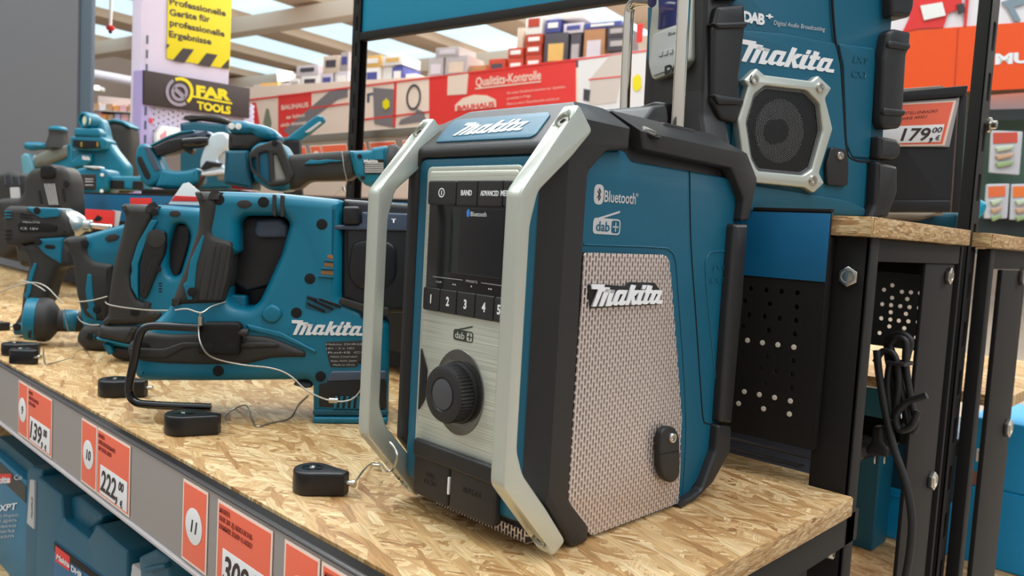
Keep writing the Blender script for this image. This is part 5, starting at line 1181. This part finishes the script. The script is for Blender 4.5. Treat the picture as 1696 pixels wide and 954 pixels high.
wire([h5(34, 464), h5(55, 470), h5(75, 482)], 'short steel wire crossing the impact driver grip')
wire([pd, onb(50, 594, .008), onb(62, 600)], 'short wire end from the nearer left puck')
wire([onb(72, 578), onb(74, 600), onb(84, 602), onb(120, 592), onb(125, 584, .02), onb(138, 580, .03), onb(152, 592, .004)], 'thin wire curling over the board below the saw base')
GF = up(575, 1.40, 42)
wire([GF.to(*GF.px(566, 250, .034), .034), GF.to(*GF.px(570, 280, .036), .036), GF.to(*GF.px(574, 300, .034), .034), GF.to(*GF.px(568, 311, .034), .034), GF.to(*GF.px(552, 324, .03), .03)], 'thin wire wrapped around the grinder body')
tag(lathe('wire_ferrule', [(.003, 0), (.003, .008)], GF.to(*GF.px(569, 309, .036), .036), (.3, .2, -1), steel, None, n=12), 'small steel ferrule hanging under the grinder', 'ferrule')
# ============================================================ goods under the shelf
FU = Fr((0, .335, 0), (1, 0, 0))
t = thing('tool_case', 'large teal stackable tool case under the shelf with latch and label', 'tool case', FU.to(*FU.px(120, 900)))
ux = [FU.px(33, 860)[0], FU.px(210, 930)[0], FU.px(330, 1000)[0]]
zt_ = FU.px(62, 789)[1]; z0_ = zt_ - .21
t.location.z = z0_
print('case', ux, zt_)
K = lambda pts, n=0: FU.pp(zz(pts, 3.755, 0, 700), n)
slab('lower_body', rnd(rect(ux[0], ux[2] + .02, z0_, zt_ - .012), .008), FU, -.29, -.014, teal_dk, t, bev=.004)
slab('front_shell', rnd([(ux[0] + .010, z0_ + .004), (ux[1], z0_ + .004), K([(790, 800)])[0], K([(600, 636)])[0], K([(548, 722)])[0], K([(392, 600)])[0], K([(380, 455)])[0], K([(233, 335)])[0], (K([(228, 345)])[0][0], z0_ + .02)], .003), FU, -.045, 0, teal, t, bev=.003)
slab('side_post', rnd([(ux[0], z0_), K([(140, 300)])[0], K([(160, 275)])[0], K([(232, 300)])[0], K([(228, 420)])[0], K([(215, 715)])[0], (K([(215, 715)])[0][0], z0_)], .003), FU, -.05, -.006, teal, t, bev=.003)
slab('handle_recess', rnd(K([(395, 480), (440, 450), (530, 455), (680, 575), (650, 620), (545, 722), (410, 600)], -.02), .005), FU, -.06, -.012, teal, t, bev=.006)
slab('side_catch', rnd(K([(190, 352), (218, 362), (215, 665), (170, 625)], -.004), .002), FU, -.012, -.003, lgrey, t, bev=.001)
text('catch_lettering', 'MAKPAC', Fr(FU.to(*K([(198, 600)], -.002)[0], -.0028), (0, 0, 1), (-1, 0, 0), FU.N), 0, 0, .008, ink, t)
lt = slab('latch', rnd(K([(885, 830), (990, 780), (1075, 840), (1075, 1040), (905, 1040)], 0), .003), FU, -.03, .004, teal, t, bev=.003)
slab('latch_bar', rnd(K([(930, 890), (1055, 868), (1060, 900), (935, 925)], .004), .001), FU, .002, .010, teal, lt, bev=.0015)
slab('latch_tongue', rnd(K([(810, 880), (870, 930), (870, 1040), (790, 1040)], 0), .002), FU, -.02, -.002, lgrey, t, bev=.001)
lb_ = slab('label', K([(340, 735), (640, 960), (640, 1100), (330, 1100)], .001), FU, .0002, .001, bluepaint, t, bev=.0002)
slab('label_top', K([(340, 740), (640, 965), (640, 1010), (338, 800)], .001), FU, .001, .0014, bmetal, lb_, bev=.0001)
slab('label_logo', K([(346, 764), (436, 834), (434, 925), (346, 862)], .0014), FU, .0014, .0018, red_m, lb_, bev=.0001)
a = K([(350, 845), (434, 905)], .0018); textpx('label_lettering', 'Makita', FU, (93.2, 925), (115.5, 941), 9, white, lb_, .0019, bold=.03, shear=.3)
textpx('label_lettering', 'DHR', FU, (118, 945), (137, 960), 10, white, lb_, .0019, bold=.03)
FV = Fr((0, .345, 0), (1, 0, 0))
t = thing('carton', 'teal carton with black and red brand band at the lower left corner', 'carton', FV.to(*FV.px(10, 900)))
Kc = lambda pts, n=0: FV.pp(zz(pts, 3.755, 0, 700), n)
u1 = ux[0] - .006; u0c = u1 - .20; vt = Kc([(60, 270)])[0][1]
t.location = FV.to((u0c + u1) / 2, z0_, -.1)
slab('box', rect(u0c, u1, z0_, vt), FV, -.25, 0, M('carton_teal', (0, 110, 145), .4), t, bev=.001)
slab('black_band', rect(u0c + .004, u1 - .002, vt - .034, vt - .008), FV, .0003, .0008, black, t, bev=0)
slab('red_patch', Kc([(-120, 320), (72, 318), (70, 372), (-120, 385)], .001), FV, .0009, .0013, red_m, t, bev=0)
textpx('brand_lettering', 'Makita', FV, (-22, 802), (17.5, 799), 10, white, t, .0014, bold=.04, shear=.3)
textpx('carton_lettering', 'Co', FV, (24, 795), (37, 794), 8, white, t, .0010)
textpx('carton_lettering', 'XPT', FV, (-2, 847), (30, 843), 10, white, t, .0010, shear=.25, bold=.02)
for i, s_ in enumerate(('Compact Impact', 'ударная дрель', 'compacto', 'Wkrętarka', 'szerszám')):
    textpx('carton_lettering', s_, FV, (-26, 858 + i * 9), (31 - i * 2, 855 + i * 8.6), 5, lgrey, t, .0010)
lower_z = z0_
t2_ = thing('lower_shelf', 'dark lower shelf under the teal case and cartons, below the price strip', 'shelf board', (-1.2, .5, lower_z - .02))
slab('panel', rect(-3.3, -.29, .30, .72), FT, lower_z - .020, lower_z - .0005, osb, t2_, bev=.0005)
slab('front_lip', rect(-3.3, -.29, lower_z - .03, lower_z - .001), Fr((0, .298, 0), (1, 0, 0)), -.002, 0, bmetal, t2_)
t = thing('carton', 'flat carton with barcode sticker on top of the teal carton', 'carton', FV.to((u0c + u1) / 2, vt, -.12))
vt2 = FV.px(10, 722, -.05)[1]
slab('box', rect(u0c, u1 + .02, vt + .0005, vt + .022), FV, -.24, -.01, teal_dk, t, bev=.001)
slab('second_box', rect(u0c, u1 - .01, vt + .0225, vt + .052), FV, -.24, -.03, M('carton_grey', (150, 140, 135), .5), t, bev=.001)
multi('barcode', [(rect(u1 - .10 + i * .0045, u1 - .0985 + i * .0045 + (i % 3) * .0006, vt + .034, vt + .048), -.0299, -.0295) for i in range(14)], FV, ink, t, bev=0)
# ============================================================ store hall behind
P = ondist(120, 120, 3.6); FG = Fr((P.x, P.y, 0), head(60))
gw = M('grey_wall_panel', (112, 112, 116), .6)
ug = FG.px(128, 110)[0]
o = slab('wall_left', rect(ug - 6, ug, FZ, 3.4), FG, -.02, 0, gw, None, bev=.001); tag(o, kind='structure')
o = slab('trim_1', rect(ug + .001, FG.px(149, 0)[0], FZ, 3.4), FG, -.03, -.01, M('slate_trim', (86, 100, 112), .5), None, bev=.001); tag(o, kind='structure')
# promotional column
P = ondist(320, 120, 3.3); FA = Fr((P.x, P.y, 0), head(-14 + 0))
t = thing('display_column', 'white promotional column with yellow sign and perforated lower panel', 'display stand', FA.to(FA.px(305, 100)[0], FZ)); t.location.z = FZ
wcol = M('pale_column', (216, 204, 224), .5); wcol2 = M('pale_perforated', (196, 188, 214), .5)
uL, uM, uR = FA.px(232, 100)[0], FA.px(275, 60)[0], FA.px(381, 60)[0]
slab('column', rect(uL, uR, FZ, 3.2), FA, -.05, 0, wcol, t, bev=.002)
slab('perforated_panel', rect(uL, FA.px(418, 200)[0], FZ, FA.px(300, 150)[1]), FA, -.01, .01, perforated('perforated_pale', (196, 188, 214), .02, .02, .007, .007, 0, .5), t, bev=.001)
slab('slot_strip', rect(uL - .005, uL + .03, FZ, FA.px(235, 118)[1]), FA, -.03, .02, M('lilac_strip', (170, 155, 205), .5), t, bev=.001)
multi('slot', [(rect(uL + .008, uL + .016, 0 + i * .05, .03 + i * .05), .02, .0215) for i in range(17)], FA, slate, t, bev=0)
yel = M('yellow_sign', (232, 212, 0), .5); brn = M('brown_black', (52, 40, 40), .5)
t2 = thing('yellow_sign', 'yellow sign with German text and black hazard stripes on the white column', 'sign', FA.to(*FA.px(325, 60), .003))
slab('panel', FA.pp([(279, -30), (384, -16), (380, 115), (276, 97)], .004), FA, .002, .006, yel, t2, bev=.0005)
for s_, p0, p1 in (('Professionelle', (281, 7), (374, 27)), ('Geräte für', (281, 25), (348, 37)), ('professionelle', (281, 42), (372, 61)), ('Ergebnisse', (280, 61), (350, 74))):
    textpx('sign_lettering', s_, FA, p0, p1, 11, brn, t2, .0065, bold=.03)
for p in ([(276, 73), (281, 74), (276, 81)], [(303, 80), (321, 82), (305, 104), (286, 100)], [(342, 88), (360, 91), (347, 111), (328, 107)], [(379, 98), (379, 114), (366, 112)]):
    slab('hazard_stripe', FA.pp(p, .0065), FA, .0065, .008, brn, t2, bev=0)
t2 = thing('brand_sign', 'dark brown sign with yellow lettering and grey ring emblem on the column', 'sign', FA.to(*FA.px(330, 160), .02))
slab('panel', FA.pp([(239, 116), (414, 146), (413, 196), (239, 172)], .03), FA, .015, .03, brn, t2, bev=.001)
textpx('sign_lettering', 'FAR', FA, (325, 158), (382, 166), 17, yel, t2, .031, bold=.06)
textpx('sign_lettering', 'TOOLS', FA, (326, 180), (382, 189), 13, yel, t2, .031, bold=.05)
slab('sign_line', FA.pp([(319, 158), (384, 170), (384, 173), (318, 161)], .031), FA, .031, .033, yel, t2, bev=0)
gm = M('emblem_grey', (150, 140, 155), .5)
def ring(cx, cy, r0, r1, a0, a1, mat, n=24):
    o = [(cx + r1 * cos(radians(a)), cy - r1 * 1.05 * sin(radians(a))) for a in [a0 + (a1 - a0) * i / n for i in range(n + 1)]]
    i_ = [(cx + r0 * cos(radians(a)), cy - r0 * 1.05 * sin(radians(a))) for a in [a1 + (a0 - a1) * i / n for i in range(n + 1)]]
    slab('emblem', FA.pp(o + i_, .031), FA, .031, .033, mat, t2, bev=0)
ring(297, 152, 18, 23, 110, -50, yel); ring(297, 152, 18, 23, 120, 300, gm); ring(297, 153, 9, 14, 0, 359, gm)
slab('emblem', FA.pp([(288, 142), (308, 160), (304, 166), (286, 148)], .031), FA, .031, .033, gm, t2, bev=0)
o = tag(slab('red_tag', FA.pp([(245, 195), (253, 196), (253, 204), (245, 203)], .02), FA, .012, .02, red_m, None, bev=.0005), 'tiny red tag on the pale perforated panel', 'tag')
t2 = thing('packaged_goods', 'white and pink blister packs hanging low on the pale panel', 'packaging', FA.to(*FA.px(285, 235), .02))
slab('pack', FA.pp([(258, 222), (268, 208), (296, 212), (300, 250), (260, 260)], .03), FA, .015, .035, paper, t2, bev=.002)
slab('pack_print', FA.pp([(266, 224), (275, 216), (276, 240), (266, 250)], .037), FA, .036, .038, M('pink_print', (225, 150, 165), .5), t2, bev=.0)
# --- far banner gondola
P = ondist(740, 125, 5.2); FBn = Fr((P.x, P.y, 0), head(76))
def by(x): return 165 - .124 * (x - 415)
z_top = FBn.px(740, by(740))[1]
uA, uB = FBn.px(400, 160)[0], FBn.px(1300, 60)[0]
t = thing('shop_banner', 'long red and white shop banner with tool pictures on the far gondola', 'banner', FBn.to(0, z_top - .5))
redb = M('banner_red', (222, 52, 45), .5); cream = M('banner_cream', (228, 205, 185), .55); pgrey = M('picture_grey', (120, 112, 112), .6); dgrey = M('picture_dark', (60, 55, 58), .6)
slab('panel', rect(uA, uB, z_top - .8, z_top), FBn, -.02, 0, cream, t, bev=.001)
def bq(name, pts, mat, n=.001): slab(name, FBn.pp(pts, n), FBn, n, n + .002, mat, t, bev=0)
bq('red_field', [(461, 158), (516, 152), (516, 240), (461, 240)], redb); bq('red_field', [(711, 127), (741, 124), (741, 260), (711, 260)], redb)
bq('red_field', [(741, 124), (954, 97), (954, 240), (741, 260)], redb)
bq('top_line', [(400, 166), (1300, 54.5), (1300, 57), (400, 168.8)], redb, .004)
for s_, p0, p1, h_ in (('BAUHAUS', (466, 182), (511, 177), 8), ('es lohnt', (474, 197), (505, 193), 6), ('sich immer', (465, 210), (509, 205), 6)):
    textpx('banner_lettering', s_, FBn, p0, p1, h_, cream, t, .004, bold=.03)
textpx('banner_lettering', 'Qualitäts-Kontrolle', FBn, (788, 143), (896, 131), 15, cream, t, .004, bold=.02)
bq('underline', [(787, 146), (896, 134), (896, 136), (787, 148)], cream, .004)
for s_, p0, p1 in (('Für unser Sortiment kommen nur Qualitäts-', (840, 156), (937, 145)), ('produkte in Frage.', (840, 165), (880, 160)), ('Bitte zu einer Dauerbetrieb und durch', (840, 174), (926, 165))):
    textpx('banner_lettering', s_, FBn, p0, p1, 4, cream, t, .004)
bq('badge', [(754, 184), (754, 174), (766, 163), (785, 157), (806, 158), (821, 165), (822, 177)], cream, .004)
textpx('banner_lettering', 'BAUHAUS', FBn, (757, 183), (819, 176), 8, redb, t, .007, bold=.04)
bq('white_square', [(742, 126), (776, 121), (773, 156), (741, 158)], cream, .004)
# banner pictures
bq('picture_clamp', [(608, 155), (652, 148), (652, 151), (612, 158), (612, 170), (608, 170)], slate); bq('picture_clamp', [(618, 145), (655, 148), (655, 212), (620, 205)], pgrey, .002)
slab('picture_dial', [ell(*FBn.px(685, 161, .004), .060, .085), ell(*FBn.px(685, 161, .004), .047, .070)], FBn, .004, .006, dgrey, t, bev=0)
bq('picture_dial_foot', [(690, 180), (702, 185), (706, 200), (660, 206), (664, 198), (686, 190)], pgrey, .003)
bq('yellow_dot', [(634, 168), (640, 163), (645, 168), (645, 177), (639, 182), (634, 177)], yel, .006)
bq('dark_diagonal', [(545, 152), (576, 146), (576, 160), (560, 164), (480, 225), (470, 216)], pgrey, .002)
bq('red_line', [(516, 178), (578, 170), (578, 172.5), (516, 180.5)], redb, .003); bq('red_line', [(598, 197), (711, 184), (711, 186.5), (598, 200)], redb, .003); bq('red_line', [(653, 137), (657, 137), (655, 210), (651, 210)], redb, .003)
bq('picture_tool', [(416, 206), (418, 170), (424, 170), (430, 205), (424, 220)], redb, .002); bq('picture_tool', [(436, 204), (441, 180), (445, 180), (450, 205), (444, 222)], M('picture_olive', (120, 125, 100), .6), .002)
bq('picture_panel', [(958, 96), (1300, 54), (1300, 200), (958, 215)], M('picture_pale', (225, 220, 218), .5), .002)
bq('picture_panel', [(978, 130), (1010, 92), (1040, 88), (1020, 170), (975, 175)], M('picture_beige', (205, 192, 182), .5), .004)
bq('red_line', [(975, 131), (1045, 124), (1045, 126), (975, 133)], redb, .006)
bq('picture_black', [(967, 147), (978, 149), (976, 168), (966, 166)], dgrey, .006)
bq('yellow_dot', [(1048, 130), (1056, 122), (1062, 128), (1062, 146), (1054, 152), (1048, 146)], yel, .006)
bq('picture_red', [(1055, 40), (1066, 38), (1064, 70), (1054, 72)], redb, .006)
g0 = tag(slab('gondola', rect(uA, uB, FZ, z_top - .8), FBn, -.4, -.02, M('gondola_grey', (150, 140, 135), .6), None, bev=.002), 'pale grey gondola body below the red shop banner', 'shelf')
gt = tag(slab('gondola_top_shelf', rect(uA - .4, uB, z_top - .05, z_top - .03), FBn, -.55, -.022, M('gondola_shelf', (170, 160, 150), .6), None, bev=.001), 'flat top shelf behind the banner carrying the boxes', 'shelf')
# boxes on top of the banner gondola
zsh = z_top - .03
cols = dict(beige=(205, 185, 165), grey=(170, 160, 158), red=(178, 62, 38), brown=(165, 115, 75), dark=(72, 66, 72), white=(226, 220, 214), blue=(72, 76, 140), pale=(200, 190, 195), amber=(215, 170, 95))
CM = {k_: M('box_' + k_, v_, .6, var=.25, vscale=12) for k_, v_ in cols.items()}
def bx(x0, x1, yt, yb, col, label, n=-.06, dep=.2, stripe=None, grp=None):
    yb0 = yb
    if yb == 200: yb = by((x0 + x1) / 2) + 3
    a = FBn.px(x0, (yt + yb) / 2, n); b = FBn.px(x1, (yt + yb) / 2, n); tp = FBn.px((x0 + x1) / 2, yt, n)[1]; bt_ = FBn.px((x0 + x1) / 2, yb, n)[1]
    if yb0 == 200: bt_ = zsh
    k_ = thing('storage_box', label, 'box', FBn.to((a[0] + b[0]) / 2, bt_, n - dep / 2), grp)
    slab('carton', rect(a[0] + .007, b[0] - .007, bt_ + .001, tp - .001), FBn, n - dep, n, CM[col], k_, bev=.002)
    if stripe:
        slab('label', rect(a[0] + (b[0] - a[0]) * .2, a[0] + (b[0] - a[0]) * .8, bt_ + (tp - bt_) * .35, bt_ + (tp - bt_) * .75), FBn, n, n + .003, CM[stripe], k_, bev=0)
L_ = [(430, 461, 137, 200, 'amber', 'amber box at the left end of the banner top', None),
 (418, 431, 140, 200, 'grey', 'narrow grey box at the far left above the banner', None),
 (462, 477, 138, 200, 'pale', 'pale box just right of the amber one', 'blue'),
 (478, 497, 130, 200, 'white', 'white box with grey label, fourth from the left on the banner', 'grey'),
 (498, 528, 125, 200, 'white', 'white box under the round topped packs', 'dark'),
 (530, 552, 122, 200, 'pale', 'pale lilac box left of the black upright, lower row', 'blue'),
 (553, 577, 118, 200, 'pale', 'pale lilac box touching the black upright, lower row', 'white'),
 (490, 528, 108, 125, 'pale', 'beige pack with dark print stacked over the white box', 'dark'),
 (534, 562, 92, 122, 'beige', 'beige stacked box left of the black upright, upper row', 'dark'),
 (563, 578, 86, 118, 'grey', 'grey lilac box at the upright, upper row', 'blue'),
 (602, 630, 112, 200, 'white', 'white box with blue label right of the black upright', 'blue'),
 (602, 632, 92, 112, 'amber', 'cream box with orange print on the white box', 'white'),
 (633, 655, 106, 200, 'white', 'white sack shaped pack beside the blue one', None),
 (648, 668, 110, 200, 'blue', 'blue pack on the banner right of the upright', 'white'),
 (632, 668, 92, 108, 'white', 'long cream box stacked above the blue pack', 'amber'),
 (670, 690, 122, 200, 'white', 'small white pack right of the blue pack', None),
 (708, 735, 96, 200, 'grey', 'grey carton with pink label at the skylight', 'pale'),
 (736, 775, 92, 200, 'grey', 'grey carton with plain sides, middle of three', 'beige'),
 (720, 762, 78, 96, 'grey', 'grey box stacked on the two grey cartons', 'pale'),
 (776, 806, 108, 200, 'brown', 'low brown carton left of the red boxes', None),
 (808, 838, 97, 200, 'red', 'low red and black carton, leftmost red one', 'dark'),
 (840, 868, 96, 200, 'red', 'red carton at the bottom of the two high stack', 'white'),
 (840, 868, 79, 96, 'red', 'red carton on top of the two high stack', 'white'),
 (869, 898, 91, 200, 'red', 'red carton at the bottom of the three high stack', 'white'),
 (869, 898, 74, 91, 'red', 'red carton in the middle of the three high stack', 'white'),
 (869, 900, 57, 74, 'red', 'red carton on top of the three high stack', 'white'),
 (855, 868, 46, 79, 'beige', 'tall cream carton behind the red stack', None),
 (869, 900, 22, 57, 'white', 'white pack with red cap on the highest red carton', 'red'),
 (900, 942, 54, 200, 'dark', 'dark carton with yellow fruit mark right of the red boxes', 'amber'),
 (943, 963, 56, 200, 'dark', 'dark carton without yellow mark beside it', 'grey'),
 (902, 930, 32, 54, 'blue', 'blue and green pack on the dark carton', 'white'),
 (903, 968, 18, 32, 'white', 'crumpled white pack highest above the dark cartons', None),
 (932, 968, 38, 55, 'pale', 'pale pack stacked on the plain dark carton', 'blue'),
 (965, 1003, 48, 200, 'brown', 'brown carton with white picture near the chrome handle', 'pale'),
 (1004, 1038, 62, 84, 'dark', 'black and silver case at the bottom beside the chrome handle', 'grey'),
 (1004, 1038, 42, 62, 'dark', 'black and silver case on top beside the chrome handle', 'grey'),
 (966, 1030, 36, 47, 'blue', 'long violet pack lying on the brown carton', 'white')]
for (x0, x1, yt, yb, c_, lb__, st) in L_: bx(x0, x1, yt, yb, c_, lb__, stripe=st, n=-.06 if st else -.075)
# --- cluttered shelving far left (between wall and column)
P = ondist(190, 200, 7.0); FL = Fr((P.x, P.y, 0), head(40))
t = thing('far_shelving', 'pale cluttered shelving far away between the grey wall and white column', 'shelf', FL.to(0, FZ)); t.location.z = FZ
slab('back', FL.pp([(140, 150), (245, 160), (245, 330), (140, 330)]), FL, -.3, -.25, M('shelf_back', (196, 182, 178), .7, var=.3, vscale=3), t, bev=.002)
rr = random.Random(3)
names = ['pink', 'white', 'cream', 'lilac', 'tan', 'orange']
cl = [(220, 170, 170), (228, 224, 226), (222, 205, 180), (186, 180, 210), (190, 150, 115), (222, 150, 90)]
FM = [M('pack_' + n_, c_, .6) for n_, c_ in zip(names, cl)]
its = {i: [] for i in range(6)}
for r_ in range(6):
    x = 146.0
    while x < 236:
        w = rr.uniform(5, 12); y = 168 + r_ * 16 + (x - 146) * .06; h_ = rr.uniform(8, 13)
        its[rr.randrange(6)].append((FL.pp([(x, y + 13 - h_), (x + w, y + 13 - h_), (x + w, y + 13), (x, y + 13)]), -.24, 0)); x += w + rr.uniform(.5, 3)
for i in range(6):
    if its[i]: o = multi('packs', its[i], FL, FM[i], t, bev=0); o['kind'] = 'stuff'
for r_ in range(6): slab('shelf', FL.pp([(144, 181.5 + r_ * 16), (238, 187 + r_ * 16), (238, 188.5 + r_ * 16), (144, 183 + r_ * 16)]), FL, -.26, .02, lgrey, t, bev=0)
# --- ceiling: slabs between skylight strips
ZC = 4.2
BH = 0.0
bd = head(-9); bs = head(81)          # along the beams / across
FCe = Fr((0, 0, ZC), bs, bd, (0, 0, 1))
ceil_m = M('ceiling_beige', (226, 206, 188), .8, var=.15, vscale=.7); sky_m = M('skylight_pane', (200, 220, 228), .5, emit=(195, 222, 235), es=.9); beam_m = M('ceiling_beam', (220, 192, 168), .8)
sky_b = M('skylight_bright', (240, 245, 250), .5, emit=(240, 248, 255), es=1.6)
o = slab('ceiling', rect(-24, 14, 3, 40), FCe, .55, .6, ceil_m, None, bev=.001); tag(o, kind='structure')
n_ = 1
for i in range(12):
    u = -22 + i * 2.9
    o = slab('trim_%d' % (n_ + 1), rect(u, u + .85, 3, 40), FCe, .28, .5, beam_m, None, bev=.01); tag(o, kind='structure'); n_ += 1
    o = slab('window_%d' % (i + 1), rect(u + 1.0, u + 2.75, 3, 40), FCe, .44, .46, sky_m if i not in (6, 8) else sky_b, None, bev=.001); tag(o, kind='structure')
# cross ribs and ducts
for j in range(7):
    o = slab('trim_%d' % (n_ + 1), rect(-24, 14, 6 + j * 4.6, 6.35 + j * 4.6), FCe, -.12, .2, ceil_m, None, bev=.01); tag(o, kind='structure'); n_ += 1
# far wall
P = ondist(500, 200, 26); FW_ = Fr((P.x, P.y, 0), head(50))
o = slab('wall_back', rect(-40, 40, FZ, 6), FW_, -.1, 0, M('far_wall', (178, 160, 146), .8, var=.2, vscale=.5), None, bev=.001); tag(o, kind='structure')
# light fixtures in the hall
lampm = M('lamp_glow', (255, 250, 235), .5, emit=(255, 250, 235), es=2.0)
def lampbox(px4, d, label, mat=lampm):
    P = ondist(px4[0][0], px4[0][1], d); Fl = Fr(P, head(46)); k_ = thing('ceiling_lamp', label, 'lamp', P)
    slab('housing', rnd([(u * 1.05, v) for u, v in Fl.pp(px4)], .01), Fl, -.12, -.02, lgrey, k_, bev=.004)
    slab('diffuser', Fl.pp(px4), Fl, -.02, .0, mat, k_, bev=.002)
lampbox([(146, 140), (163, 142), (163, 149), (146, 147)], 9, 'small bright lamp beside the grey wall')
lampbox([(458, 115), (484, 119), (483, 132), (460, 135)], 9, 'bright square lamp above the banner left part')
lampbox([(223, 71), (234, 74), (234, 90), (223, 82)], 9, 'bright lamp just left of the white column')
t = thing('pendant_bell', 'red pendant warning lamp on a white rod left of the column', 'lamp', ondist(183, 40, 4.2))
Pp = ondist(183, 40, 4.2)
tube('rod', [Pp + Vector((0, 0, -.03)), Pp + Vector((0, 0, 2))], .007, paper, t, k=1)
lathe('red_body', [(.006, .014), (.018, .010), (.019, .0), (.014, -.008), (.001, -.012)], Pp + Vector((0, 0, -.02)), (0, 0, 1), red_m, t)
lathe('black_tip', [(.008, 0), (.008, -.008), (.001, -.012)], Pp + Vector((0, 0, -.032)), (0, 0, 1), black, t)
t = thing('duct_pipe', 'long pale pipe under the ceiling between the grey wall and column', 'pipe', ondist(190, 130, 8))
tube('pipe', [ondist(130, 118, 8), ondist(240, 138, 8)], .04, M('pipe_pale', (200, 200, 215), .4), t, k=1)
# --- orange shop-in-shop wall (right)
P = ondist(1600, 100, 2.7); FO = Fr((P.x, P.y, 0), head(61))
def oq(name, pts, mat, n, par, d=.004, bev=0): return slab(name, FO.pp(pts, n), FO, n, n + d, mat, par, bev=bev)
org = M('orange_band', (240, 82, 10), .45)
t = thing('orange_sign', 'wide orange sign band with white MU letters at the upper right', 'sign', FO.to(*FO.px(1600, 100)))
oq('white_panel', [(1440, -60), (1800, -80), (1800, 40), (1440, 64)], M('white_panel', (232, 224, 226), .5), -.004, t)
oq('orange_band', [(1440, 56), (1616, 43), (1800, 30), (1800, 142), (1600, 152), (1440, 170)], org, 0, t)
oq('band_joint', [(1586, 47), (1588, 47), (1582, 144), (1580, 144)], M('orange_joint', (200, 60, 10), .5), .0042, t, .001)
textpx('sign_lettering', 'MULTI', FO, (1648, 106), (1760, 100), 17, white, t, .005, bold=.05)
oq('red_machine', [(1502, 14), (1506, 0), (1590, -20), (1594, 14), (1570, 22), (1562, 46), (1520, 48), (1494, 54), (1506, 30)], red_m, .002, t)
oq('red_machine', [(1524, 10), (1560, 4), (1566, 26), (1530, 34)], paper, .007, t)
oq('machine_wheel', [(1584, 8), (1596, 6), (1598, 20), (1588, 24)], dgrey, .007, t)
oq('red_stroke', [(1600, -20), (1606, -20), (1600, 44), (1596, 44)], red_m, .002, t)
oq('grey_drill', [(1658, 4), (1690, -6), (1700, 6), (1678, 12), (1690, 34), (1680, 36), (1668, 14)], M('pic_blue_grey', (130, 145, 155), .5), .002, t)
t = thing('green_rack', 'dark green rack wall with hanging blister packs at the right edge', 'shelf', FO.to(*FO.px(1660, 300)))
grn = M('rack_green', (66, 92, 78), .6, var=.3, vscale=30); grnd = M('rack_dark', (44, 52, 52), .6)
oq('back_panel', [(1430, 150), (1800, 140), (1800, 420), (1430, 420)], grn, -.08, t)
oq('clear_shelf', [(1638, 158), (1720, 152), (1720, 182), (1640, 186)], M('clear_shelf', (205, 210, 212), .2), -.06, t)
oq('dark_shelf', [(1630, 182), (1800, 178), (1800, 196), (1628, 200)], grnd, -.04, t); oq('dark_shelf', [(1620, 362), (1800, 360), (1800, 392), (1620, 386)], grnd, -.05, t)
def blister(pts, label, cols_):
    k_ = thing('blister_pack', label, 'packaging', FO.to(*FO.px(*pts[0])))
    slab('pack', rnd(FO.pp(pts, -.02), .004), FO, -.03, -.018, M('blister_clear', (200, 196, 200), .2), k_, bev=.002)
    x0, y0 = pts[0]; x1, y1 = pts[2]
    slab('header_card', FO.pp([(x0 + 3, y0 + 4), (x1 - 3, y0 + 3), (x1 - 3, y0 + 20), (x0 + 3, y0 + 22)], -.017), FO, -.018, -.016, cols_, k_, bev=0)
    for i in range(3): slab('contents', rnd(FO.pp([(x0 + 6, y0 + 28 + i * 13), (x1 - 8, y0 + 24 + i * 13), (x1 - 12, y0 + 31 + i * 13), (x0 + 10, y0 + 36 + i * 13)], -.014), .002), FO, -.018, -.010, M('bits_%d' % i, [(190, 200, 170), (200, 160, 130), (150, 170, 120)][i], .4), k_, bev=.002)
blister([(1642, 216), (1694, 218), (1688, 290), (1638, 286)], 'clear blister pack of fittings hanging highest on the green rack', M('card_red', (205, 80, 60), .5))
blister([(1634, 305), (1672, 304), (1668, 362), (1630, 362)], 'lower blister pack left one, next to the slotted upright', M('card_orange', (230, 110, 60), .5))
blister([(1675, 305), (1716, 304), (1712, 364), (1672, 364)], 'lower blister pack cut by the right edge of the photo', M('card_orange2', (235, 120, 50), .5))
t = thing('blue_bag', 'crumpled light blue item behind the slotted upright', 'bag', ondist(1628, 340, 1.9))
FQ = Fr(ondist(1628, 340, 1.9), head(50))
slab('bag', rnd(FQ.pp([(1616, 318), (1626, 328), (1640, 336), (1636, 352), (1622, 366), (1606, 372), (1600, 320)]), .008), FQ, -.06, 0, M('light_blue', (0, 150, 180), .5), t, bev=.014)
t = thing('teal_device', 'teal and brown tool parts lying behind the second radio foot', 'power tool', ondist(1540, 358, 1.02))
FQ = Fr(ondist(1540, 358, 1.12), head(50))
slab('teal_part', rnd(FQ.pp([(1490, 362), (1530, 352), (1590, 352), (1590, 385), (1490, 385)]), .004), FQ, -.04, 0, teal_dk, t, bev=.006)
slab('brown_part', rnd(FQ.pp([(1450, 350), (1560, 352), (1545, 358), (1520, 366), (1450, 366)], .01), .004), FQ, .0, .02, M('brown_part', (120, 105, 85), .6), t, bev=.004)
